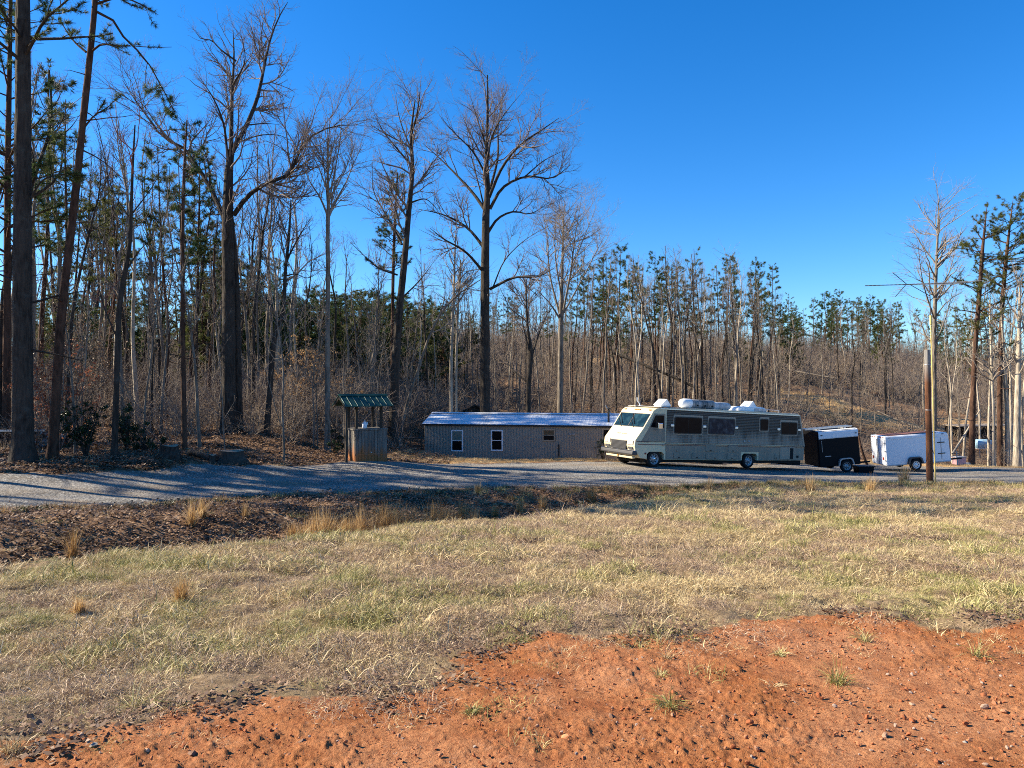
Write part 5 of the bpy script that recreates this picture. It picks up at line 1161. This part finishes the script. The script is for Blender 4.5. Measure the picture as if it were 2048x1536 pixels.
# ------------------------------------------------------------------ stumps, logs
def stump(label, px, Y, r, h, seed):
    rng = np.random.default_rng(seed); b = ground_at(px, Y); root = empty('tree_stump', b); tag(root, label, 'stump'); n = 22; a = np.arange(n)*2*np.pi/n
    lob = 1+.12*np.sin(a*3+rng.random()*6)+.08*np.sin(a*7+rng.random()*6); V = []
    for z, k in ((-.2, 1.5), (0, 1.35), (.12, 1.1), (h*.6, 1.0), (h, .97)):
        for i in range(n): V.append((r*k*lob[i]*math.cos(a[i]), r*k*lob[i]*math.sin(a[i]), z+(.03*math.sin(a[i]*2) if z == h else 0)))
    Q = [(j*n+i, j*n+(i+1) % n, (j+1)*n+(i+1) % n, (j+1)*n+i) for j in range(4) for i in range(n)]
    obj('stump_bark', mesh_np('stump_bark', V, Q=Q), M['bark_dark'], root)
    T = [V[4*n+i] for i in range(n)]+[(0, 0, h+.01)]; obj('cut_face', mesh_np('cut_face', T, T=[(i, (i+1) % n, n) for i in range(n)]), M['cut_wood'], root)
stump('left tree stump under the edge of the left woods', 340, 25.5, .30, .40, 1); stump('right wider tree stump near the bare clay patch', 462, 26.5, .42, .38, 2); stump('small broken stump between the two larger stumps', 424, 26.0, .12, .28, 3)
def log(label, p0, p1, r, mat='bark_dark', name='fallen_log', seed=0):
    rng = np.random.default_rng(seed); b = np.array(p0); q, rr = resample([np.zeros(3), (np.array(p1)-b)*.5+rng.normal(size=3)*r*.6, np.array(p1)-b], [r, r*.9, r*.65], 12)
    root = empty(name, b); tag(root, label, 'log'); bp, br = grow(q[None], rr[None], .5, .3, 1, (30, 70), (.05, .15), 5, .05, .1, .4, rng, .2, .4); tube_obj('log_stem', [(q[None], rr[None], 9), (bp, br, 4)], M[mat], root)
g0 = ground_at(378, 26.2); g1 = ground_at(418, 26.0); log('short dark log lying between the stumps', g0+[0, 0, .08], g1+[0, 0, .08], .12)
log('long dark fallen trunk slanting down through the stand behind the motorhome', P(1225, 705, 66), P(1390, 775, 62), .13, seed=3)
log('dark snapped trunk leaning lower in the stand behind the motorhome', P(1292, 733, 63), P(1385, 770, 61), .10, seed=4)
log('pale fallen trunk lying across the right hillside clearing', P(1590, 742, 82), P(1675, 757, 79), .08, 'bark_grey', seed=5)
log('pale fallen trunk slanting down behind the white trailer', P(1755, 822, 66), P(1845, 858, 60), .06, 'bark_grey', seed=6)
log('thin pale dead trunk leaning across behind the motorhome rear', P(1592, 872, 58), P(1632, 790, 60), .05, 'bark_grey', seed=7, name='leaning_trunk')
log('rusty brown dead stem leaning between the two cargo trailers', ground_at(1735, 43), P(1716, 866, 43), .08, 'bark_pine', seed=8, name='leaning_trunk')
log('pale broken trunk leaning beyond the nose of the white trailer', ground_at(1905, 49)+[0, 0, .9], P(1960, 820, 51), .07, 'bark_pale', seed=9, name='leaning_trunk')

# ------------------------------------------------------------------ brush: uncountable twiggy undergrowth
def brush_proto(i, H, n, mat, arch=.0):
    rng = np.random.default_rng(300+i); d = rng.normal(size=(n, 3))*.5; d[:, 2] = 1.0; d /= np.linalg.norm(d, axis=1, keepdims=True)
    st = rng.normal(size=(n, 3))*.25; st[:, 2] = -.1; K = 6; Pt = np.empty((n, K, 3)); Pt[:, 0] = st; ln = H*rng.uniform(.4, 1, n)[:, None]/(K-1)
    for k in range(1, K): d = d+rng.normal(size=(n, 3))*.14-np.array([0, 0, arch]); d /= np.linalg.norm(d, axis=1, keepdims=True); Pt[:, k] = Pt[:, k-1]+d*ln
    Rd = np.linspace(.016, .005, K)[None].repeat(n, 0); b1, r1 = grow(Pt, Rd, 2.6, .15, 1, (25, 65), (.25, .55), 5, .03, .15, .7, rng, .25, .5, rmin=.005); b2, r2 = grow(b1, r1, 3.0, .1, 1, (25, 65), (.3, .6), 3, .02, .15, .8, rng, .18, .6, rmin=.0045)
    V, Q = tubes([(Pt, Rd, 4), (b1, r1, 3), (b2, r2, 3)]); o = obj('brush_%02d' % i, mesh_np('brush_%02d' % i, V, Q=Q), M[mat]); return o
rb = np.random.default_rng(9)
bp = [brush_proto(0, 3., 10, 'twig_brush'), brush_proto(1, 2.4, 12, 'twig_brush', .08), brush_proto(2, 3.4, 8, 'twig'), brush_proto(3, 1.8, 14, 'twig_brush', .12), brush_proto(4, 2.8, 10, 'twig_grey')]
pts = []
for n, a0, a1, y0, y1 in ((1700, -20, 900, 27, 70), (3300, 840, 2080, 47, 140), (500, -20, 900, 70, 110)):
    px = rb.uniform(a0, a1, n); Y = y0+(y1-y0)*rb.random(n)**.8; pts.append(np.column_stack([(px-1024)/F*Y, Y]))
pts = np.concatenate(pts); x, y = pts.T; keep = (-polydist(x, y, ROAD) > 1.8) & (strawmask(x, y) < .5)
hx = (x+5.2)*math.cos(.166)-(y-42.5)*math.sin(.166); hy = (x+5.2)*math.sin(.166)+(y-42.5)*math.cos(.166)
keep &= ~((np.abs(y-(29.6+.176*(-6.9-x))) < 1.8) & (x > -20) & (x < -5))
keep &= ~((1024+F*x/y > 1480) & (y < 84) & (rb.random(len(x)) < .35))
keep &= ~((hx > -2.5) & (hx < 16) & (hy > -5) & (hy < 5.2)) & (fbm(x*.15, y*.15, 91) > .36) & ~((x > 9) & (y < 46)) & ~((x > -9.5) & (x < -2) & (y < 36)) & ~((y < 30) & (x > -13))
x, y = x[keep], y[keep]; n = len(x)
stuff('undergrowth', np.column_stack([x, y, zt(x, y)]), np.column_stack([rb.normal(size=(n, 2))*.12, rb.uniform(0, 6.28, n)]), rb.uniform(.5, 1.25, n)*np.where(y > 85, 1.9, np.where(y > 60, 1.35, np.where((y > 33) & (x < -4), 1.25, .8))), rb.integers(0, 5, n), bp, 'tangle of bare brown brush under the trees on the slopes', 'undergrowth')

# ------------------------------------------------------------------ grass and other ground cover
def blades(i, n, r, h, w, mat, lean, rng, nm, curl=.5, taper=True):
    a = rng.uniform(0, 6.28, n); rr = r*np.sqrt(rng.random(n)); b = np.column_stack([rr*np.cos(a), rr*np.sin(a), np.full(n, -.01)])
    az = rng.uniform(0, 6.28, n); ln = np.clip(np.abs(rng.normal(lean, .35, n)), .05, 1.5); hh = h*rng.uniform(.45, 1.15, n)
    u = np.column_stack([np.cos(az), np.sin(az), np.zeros(n)]); sd = np.column_stack([-np.sin(az), np.cos(az), np.zeros(n)]); tw = rng.uniform(0, 6.28, n)
    sd = sd*np.cos(tw)[:, None]+np.cross(u, sd)*np.sin(tw)[:, None]*.6
    def at(t): 
        th = ln*(.5+curl*t)*1.0; return b+u*(np.sin(th)*hh*t)[:, None]+np.array([0, 0, 1])*(np.cos(np.minimum(th, 1.75))*hh*t)[:, None]
    p0, p1, p2 = at(0.), at(.5), at(1.); ww = (w*rng.uniform(.6, 1.2, n))[:, None]
    V = np.stack([p0-sd*ww/2, p0+sd*ww/2, p1-sd*ww*.4, p1+sd*ww*.4, p2], 1).reshape(-1, 3); k = np.arange(n)[:, None]*5
    T = np.concatenate([k+[0, 1, 3], k+[0, 3, 2], k+[2, 3, 4]]); me = mesh_np('%s_%02d' % (nm, i), V, T=T); fattr(me, 'v', rng.random(n).repeat(5)); return obj('%s_%02d' % (nm, i), me, M[mat])
rg = np.random.default_rng(21)
gp = [blades(0, 110, .17, .09, .0042, 'grass_dead', 1.0, rg, 'tuft'), blades(1, 110, .18, .08, .0042, 'grass_dead', 1.2, rg, 'tuft'), blades(2, 120, .17, .085, .0036, 'grass_wiry', 1.0, rg, 'tuft', .9), blades(3, 120, .18, .07, .0036, 'grass_wiry', 1.15, rg, 'tuft', .9),
      blades(4, 80, .13, .11, .0050, 'grass_green', .9, rg, 'tuft'), blades(5, 70, .13, .09, .0050, 'grass_green', 1.05, rg, 'tuft'), blades(6, 18, .14, .17, .0042, 'grass_dead', 1.0, rg, 'tuft')]
def scatter_region(n, y0, y1, margin=90):
    """points spread evenly over the ground seen between two depths"""
    Y = np.sqrt(y0**2+(y1**2-y0**2)*rg.random(n)); px = rg.uniform(-margin, 2048+margin, n); return (px-1024)/F*Y, Y
X = []; Yy = []; Sc = []
for n, y0, y1, sc in ((19000, 3.2, 8.5, .80), (15000, 8.5, 15, 1.1), (14000, 15, 29, 1.5)):
    x, y = scatter_region(n, y0, y1); X.append(x); Yy.append(y); Sc.append(np.full(n, sc))
x = np.concatenate(X); y = np.concatenate(Yy); sc = np.concatenate(Sc)
cut, side = ditch(x, y); cm = claymask(x, y); rm = roadmask(x, y)
g = fbm(x*.42, y*.42, 121)-.5; g2 = fbm(x*1.6, y*1.6, 123)
cd = polydist(x, y, CLAY)+(fbm(x*1.3, y*1.3, 31)-.47)*.9+(fbm(x*4.5, y*4.5, 33)-.47)*.5; dens = np.interp(cd, [-.45, -.2, .05, .25, .6, 1.2], [1, .8, .42, .16, .035, .004])*np.where(cd > -.3, np.clip(fbm(x*2.5, y*2.5, 161)*3-.7, .15, 1.3), 1); dens = dens*np.where(side > .4, .10, 1)*(rm < .35); dens = dens*np.where(sstep(.58, .70, fbm(x*2.3, y*2.3, 127)) > .5, .35, 1)
# right-hand clay corner keeps thin grass
keep = rg.random(len(x)) < dens; x, y, sc, g, g2, side = x[keep], y[keep], sc[keep], g[keep], g2[keep], side[keep]; n = len(x)
w_green = np.clip(.12+g*1.5+(g2-.47)*2.2, .02, .5)*np.where(side > -1.2, .4, 1); w_wiry = np.clip(.55+(fbm(x*.5+9, y*.5, 131)-.47)*3, .08, .8)
u = rg.random(n); idx = np.where(u < w_green, rg.integers(4, 6, n), np.where(rg.random(n) < .035, 6, np.where(rg.random(n) < w_wiry, rg.integers(2, 4, n), rg.integers(0, 2, n))))
stuff('field_grass', np.column_stack([x, y, zt(x, y)]), np.column_stack([rg.normal(size=(n, 2))*.1, rg.uniform(0, 6.28, n)]), sc*np.exp(rg.normal(0, .32, n))*np.clip(.85+(fbm(x*2.2+4, y*2.2, 151)-.47)*2.0, .6, 1.4), idx, gp, 'dry tan and greenish grass covering the sloping field', 'grass')
# thin straw by the cabin and on the road verge
sp_ = [blades(0, 60, .2, .10, .008, 'sedge', .8, rg, 'straw'), blades(1, 50, .2, .12, .008, 'grass_dead', .8, rg, 'straw')]
x = rg.uniform(-9, 12, 5200); y = rg.uniform(30, 43, 5200); x2 = rg.uniform(17, 42, 2600); y2 = rg.uniform(39, 47, 2600); x3 = rg.uniform(10, 34, 1500); y3 = rg.uniform(60, 100, 1500)
x = np.concatenate([x, x2, x3]); y = np.concatenate([y, y2, y3]); k = (strawmask(x, y) > .45) & (roadmask(x, y) < .6); x, y = x[k], y[k]; n = len(x)
stuff('straw_grass', np.column_stack([x, y, zt(x, y)]), np.column_stack([np.zeros((n, 2)), rg.uniform(0, 6.28, n)]), np.where(y > 55, rg.uniform(2, 4.5, n), rg.uniform(.5, 1.2, n)), rg.integers(0, 2, n), sp_, 'short straw coloured grass along the cabin front and yard edges', 'grass')
# low green weeds along the verge near the pole
vp = [blades(0, 50, .16, .16, .012, 'leaf_holly', .6, rg, 'verge_weed'), blades(1, 50, .16, .2, .008, 'grass_green', .5, rg, 'verge_weed'), blades(2, 60, .18, .22, .007, 'sedge', .5, rg, 'verge_weed')]
x = rg.uniform(-14, 24, 1900); f = np.interp(x, [a for a, b in ROAD_NEAR], [b for a, b in ROAD_NEAR]); y = f-.2-np.abs(rg.normal(0, .9, 1900)); k = (roadmask(x, y) < .5) & (rg.random(1900) < np.where(x > 4, .9, .3)); x, y = x[k], y[k]; n = len(x)
stuff('verge_weeds', np.column_stack([x, y, zt(x, y)]), np.column_stack([np.zeros((n, 2)), rg.uniform(0, 6.28, n)]), rg.uniform(.5, 1.3, n), np.where(rg.random(n) < .45, 0, rg.integers(1, 3, n)), vp, 'low dark weeds fringing the near edge of the gravel', 'weeds')
# fallen leaves
def leaf_patch(i, n, r, size, mat):
    rng = np.random.default_rng(500+i); C = np.column_stack([rng.normal(size=(n, 2))*r, np.abs(rng.normal(size=n))*.015]); V, Q, v = leaves(C, size, rng, 0, np.array([[.1, .1, 1.]])); V[:, 2] = np.abs(V[:, 2])*.55
    me = mesh_np('leaves_%02d' % i, V, Q=Q); fattr(me, 'v', v); return obj('leaves_%02d' % i, me, M[mat])
lp_ = [leaf_patch(0, 26, .14, .075, 'leaf_dead'), leaf_patch(1, 22, .16, .09, 'leaf_dead'), leaf_patch(2, 18, .12, .08, 'leaf_dead')]
px = rg.uniform(-60, 1500, 9000); Y = 10.5+rg.random(9000)**.9*18; x = (px-1024)/F*Y; k = (littermask(x, Y) > .4) & (roadmask(x, Y) < .35) & (ditch(x, Y)[1] > -1.5); xa, ya = x[k], Y[k]
px = rg.uniform(-60, 900, 9000); Y = rg.uniform(21, 50, 9000); x = (px-1024)/F*Y; k = (littermask(x, Y) > .5) & (roadmask(x, Y) < .3) & (ditch(x, Y)[1] > 2); xb, yb = x[k], Y[k]
xc, yc = scatter_region(9000, 3.2, 8.5); cmv = claymask(xc, yc); k = (cmv > .03) & (cmv < .75) & (fbm(xc*1.5, yc*1.5, 141) > .40) & (rg.random(9000) < .55); xc, yc = xc[k], yc[k]
x = np.concatenate([xa, xb, xc]); y = np.concatenate([ya, yb, yc]); n = len(x); s_ = np.concatenate([rg.uniform(.8, 1.5, len(xa)), rg.uniform(1., 2., len(xb)), rg.uniform(.35, .7, len(xc))])
stuff('fallen_leaves', np.column_stack([x, y, zt(x, y)+.005]), np.column_stack([rg.normal(size=(n, 2))*.15, rg.uniform(0, 6.28, n)]), s_, rg.integers(0, 3, n), lp_, 'brown fallen leaves on the ditch bank, forest edge and clay rim', 'leaves')
# pebbles and clods on the clay
def rock_mesh(nm, seed, sub=2, flat=.6):
    bm = bmesh.new(); bmesh.ops.create_icosphere(bm, subdivisions=sub, radius=1); rng = np.random.default_rng(seed); d = rng.normal(size=(13, 3)); d /= np.linalg.norm(d, axis=1, keepdims=True); o = rng.uniform(.42, .8, 13)
    for v in bm.verts:
        p = np.array(v.co); 
        for dd, oo in zip(d, o):
            e = p@dd-oo
            if e > 0: p = p-dd*e
        p = p*np.array([1, .8, flat]); v.co = p
    me = bpy.data.meshes.new(nm); bm.to_mesh(me); bm.free(); return me
pp = [obj('pebble_%02d' % i, rock_mesh('pebble_%02d' % i, 600+i, 2, .55+.1*(i % 3)), M['stone']) for i in range(5)]
xc, yc = scatter_region(16000, 2.9, 7.5, 40); k = claymask(xc, yc) > .55; xc, yc = xc[k], yc[k]; n = len(xc); s_ = .003+.014*rg.random(n)**6+.005*rg.random(n)**2
right = (xc > .6) & (yc < 4.6); s_ = np.where(right & (rg.random(n) < .25), s_*1.7, s_)
stuff('pebbles', np.column_stack([xc, yc, zt(xc, yc)+.008+s_*.2]), rg.uniform(0, 6.28, (n, 3))*np.array([.15, .15, 1]), s_, rg.integers(0, 5, n), pp, 'pebbles and crumbs of clay strewn over the bare red ground', 'pebbles')

# ------------------------------------------------------------------ single rocks, grass tufts, broomsedge clumps
def on_ground(px, py):
    lo, hi = 1.5, 60
    for _ in range(40):
        m = (lo+hi)/2; p = P(px, py, m)
        if p[2] > z1(p[0], p[1]): lo = m
        else: hi = m
    p = P(px, py, lo); p[2] = z1(p[0], p[1]); return p
ROCKC = {'tan': (.52, .30, .17), 'brown': (.16, .085, .05), 'grey': (.27, .24, .20), 'orange': (.50, .20, .09)}
for k_, c_ in ROCKC.items(): M['rock_'+k_] = plain('rock_'+k_, c_, .9, 0, .25, 14)
for i, (px, py, w, col, lab) in enumerate([(289,1506,26,'tan','pale tan wedge-shaped stone on the red clay at lower left'),(385,1512,26,'brown','dark brown stone right of the tan wedge-shaped stone'),(186,1494,24,'grey','flat grey stone left of the tan wedge-shaped stone'),(345,1470,18,'brown','thin brown stone above the tan wedge-shaped stone'),(172,1524,16,'grey','flat stone at the bottom edge below the grey stone'),
        (605,1486,18,'brown','small brown stone among the clay in the lower middle left'),(368,1495,10,'orange','small orange stone between tan and dark stones'),(1130,1478,24,'orange','orange clay lump in the lower middle'),(1222,1435,20,'brown','dark stone left of the second clay grass tuft'),(1503,1518,20,'grey','grey stone at the bottom right of centre'),(1405,1503,15,'grey','pair-like grey pebble near the bottom right'),(1856,1503,15,'grey','grey stone in the pebbly lower right'),(1930,1489,22,'grey','larger grey stone at the far lower right'),(1677,1235,18,'brown','small dark stone at the upper clay edge on the right'),(1465,1335,10,'tan','small pale stone in the middle of the clay'),(1545,1465,12,'grey','grey pebble below the long-leaved tuft')]):
    p = on_ground(px, py); s = w/F*p[1]/2*1.05; o = obj('stone', rock_mesh('stone', 700+i, 3, .6), M['rock_'+col]); o.location = p+[0, 0, s*.28]; o.scale = (s, s, s*(.6 if 'flat' in lab or 'thin' in lab else 1.)); o.rotation_euler = (0, .15, i*1.3); tag(o, lab, 'stone', 'single stones on the clay')
def tuft(name, label, p, n, r, h, w, mat, lean, seed, group, cat, curl=.5):
    rng = np.random.default_rng(seed); o = blades(0, n, r, h, w, mat, lean, rng, name, curl); o.name = name; o.data.name = name; o.location = p; tag(o, label, cat, group)
for i, (px, py, w, lab) in enumerate([(1334,1318,46,'grass tuft on the clay below the grass edge, right of centre'),(1324,1355,44,'grass tuft just below another tuft right of centre'),(1335,1415,62,'largest low grass tuft near the bottom centre right'),(1549,1375,46,'small green grass tuft left of the long-leaved tuft'),(1675,1368,76,'bushy long-leaved grass tuft on the clay'),(1955,1315,66,'grass tuft on the clay near the right edge'),(2040,1310,40,'grass tuft cut by the right picture edge'),(1045,1285,50,'dark tuft at the clay edge near the centre'),(1730,1285,46,'sparse grass tuft on the upper right clay'),(1870,1265,60,'flat tuft at the upper right clay edge'),(1385,1283,34,'tiny tuft left of the bare clay tongue'),(280,1415,90,'big overhanging grass tuft at the lower left clay edge'),(25,1505,90,'grass tuft in the bottom left corner'),(1560,1310,36,'tiny dry tuft in the middle of the clay'),(945,1425,36,'small dark tuft in the lower middle clay')]):
    p = on_ground(px, py); s = w/F*p[1]; tuft('grass_tuft', lab, p, 60+(i*37) % 90, s*(.16+.03*(i % 4)), s*(.7+.12*(i % 3)), .005, 'grass_green' if i % 3 else 'grass_dead', .8+.15*(i % 4), 800+i, 'grass tufts on the clay', 'grass tuft', .7)
for i, (px, py, h, w, lab) in enumerate([(640,1085,66,60,'broad broomsedge clump at the left end of the ditch row'),(690,1078,44,40,'low broomsedge clump second from left in the ditch row'),(722,1072,62,30,'broomsedge clump with one bent tall stalk in the ditch row'),(770,1066,66,40,'tall thin broomsedge stalks in the middle of the ditch row'),(805,1066,52,34,'broomsedge clump right of the tallest stalks'),(872,1062,62,52,'broad broomsedge clump at the right end of the ditch row'),(925,1040,40,20,'few curved sedge stalks right of the ditch row'),(384,1055,52,20,'upright broomsedge clump on the dark left bank'),(405,1035,38,16,'short broomsedge clump beside the upright one on the left bank'),(146,1118,64,20,'thin tall sedge on the left slope of the ditch'),(362,1215,62,24,'reddish sedge tuft standing in the left field'),(158,1232,40,26,'low sedge tuft at the left of the field'),(1808,966,36,22,'dense orange broomsedge clump left of the utility pole'),(1182,1005,38,26,'sparse sedge stalks at the right end of the ditch'),(1420,985,30,14,'short sedge tuft by the road verge below the motorhome'),(955,985,22,14,'single sedge tuft on the far bank of the ditch'),(1740,985,34,22,'sedge stalks at the verge left of the pole clump'),(1620,985,34,20,'thin sedge stalks at the verge below the motorhome rear'),(490,1040,34,14,'lone sedge stalks on the shaded middle bank')]+[(px_, py_, h_, w_, 'small sedge clump of the ditch lip, %s from left' % o_) for (px_, py_, h_, w_), o_ in zip([(585,1082,34,26),(612,1088,46,22),(664,1090,52,30),(705,1086,40,34),(748,1080,50,26),(790,1076,42,36),(828,1072,54,30),(850,1070,40,24),(898,1062,46,30),(950,1050,34,22),(990,1038,30,20),(1040,1026,30,20),(1085,1018,26,18)], ['first','second','third','fourth','fifth','sixth','seventh','eighth','ninth','tenth','eleventh','twelfth','thirteenth'])]):
    p = on_ground(px, py); hh = h/F*p[1]; rr = w/F*p[1]/2; tuft('broomsedge_clump', lab, p, int(110+w*4), rr*.75, hh*1.15, .009 if p[1] < 14 else .013, 'sedge', .22, 850+i, 'dry broomsedge clumps', 'sedge clump', .7)

# ------------------------------------------------------------------ labels that say which of the alike trees is meant
LAND = [(-1e9, None), (46, 'the massive left trunk'), (135, 'the leaning pine'), (243, 'the crooked trunk'), (367, 'the dark-needled pine'), (460, 'the double oak'), (552, 'the forked dark tree'), (656, 'the slim grey tree'), (740, 'the well roof'), (806, 'the bent tree'), (908, 'the pale twin trunks'), (971, 'the middle oak'), (1058, 'the low forked tree'), (1121, 'the fan-limbed tree'), (1250, 'the motorhome windshield'), (1335, 'the front roof vent'), (1385, 'the roof pod'), (1450, 'the pod tail'), (1530, 'the motorhome tail'), (1680, 'the black trailer'), (1790, 'the white trailer doors'), (1866, 'the utility pole'), (1953, 'the red-barked pines'), (2034, 'the right-edge trunk'), (1e9, None)]
ORD = ['first', 'second', 'third', 'fourth', 'fifth', 'sixth', 'seventh', 'eighth', 'ninth', 'tenth', 'eleventh', 'twelfth', 'thirteenth', 'fourteenth', 'fifteenth', 'sixteenth', 'seventeenth', 'eighteenth', 'nineteenth', 'twentieth']
ORD += ['twenty-'+w for w in ORD[:9]]+['thirtieth']+['thirty-'+w for w in ORD[:9]]+['fortieth']
KINDW = {'slender trees standing close together behind the motorhome': 'slender bare tree', 'tufted pines behind the motorhome': 'tall tufted pine', 'pines along the right ridge': 'ridge pine', 'bare trees on the right hillside': 'bare hillside tree',
         'pale trunks beyond the white trailer': 'slim pale trunk', 'bushy green pines beyond the well': 'bushy green pine', 'bushy pines in the left woods': 'half-hidden bushy pine', 'thin pines in the left woods': 'tall thin pine', 'pines on the middle hill': 'dark hill pine',
         'slim bare trees in the left woods': 'slim bare tree', 'saplings in the left woods': 'thin bare sapling', 'saplings on the back slope': 'thin bare slope sapling'}
for grp, kw in KINDW.items():
    mem = [o for o in COL.objects if o.get('group') == grp and o.parent is None]
    zones = {}
    for o in mem:
        px = 1024+F*o.location.x/o.location.y
        z = max(i for i, (p, _) in enumerate(LAND) if p <= px); zones.setdefault(z, []).append((px, o))
    for z, L_ in zones.items():
        L_.sort(key=lambda q: q[0]); a_, b_ = LAND[z][1], LAND[z+1][1]
        where = 'between %s and %s' % (a_.replace('the ', '', 1) if False else a_, b_) if a_ and b_ else ('left of %s' % b_ if b_ else 'right of %s' % a_)
        for i, (px, o) in enumerate(L_):
            o['label'] = '%s %s' % (kw, where) if len(L_) == 1 else '%s %s, %s from left' % (kw, where, ORD[min(i, 39)])
for o in COL.objects:
    if 'H' in o: del o['H']
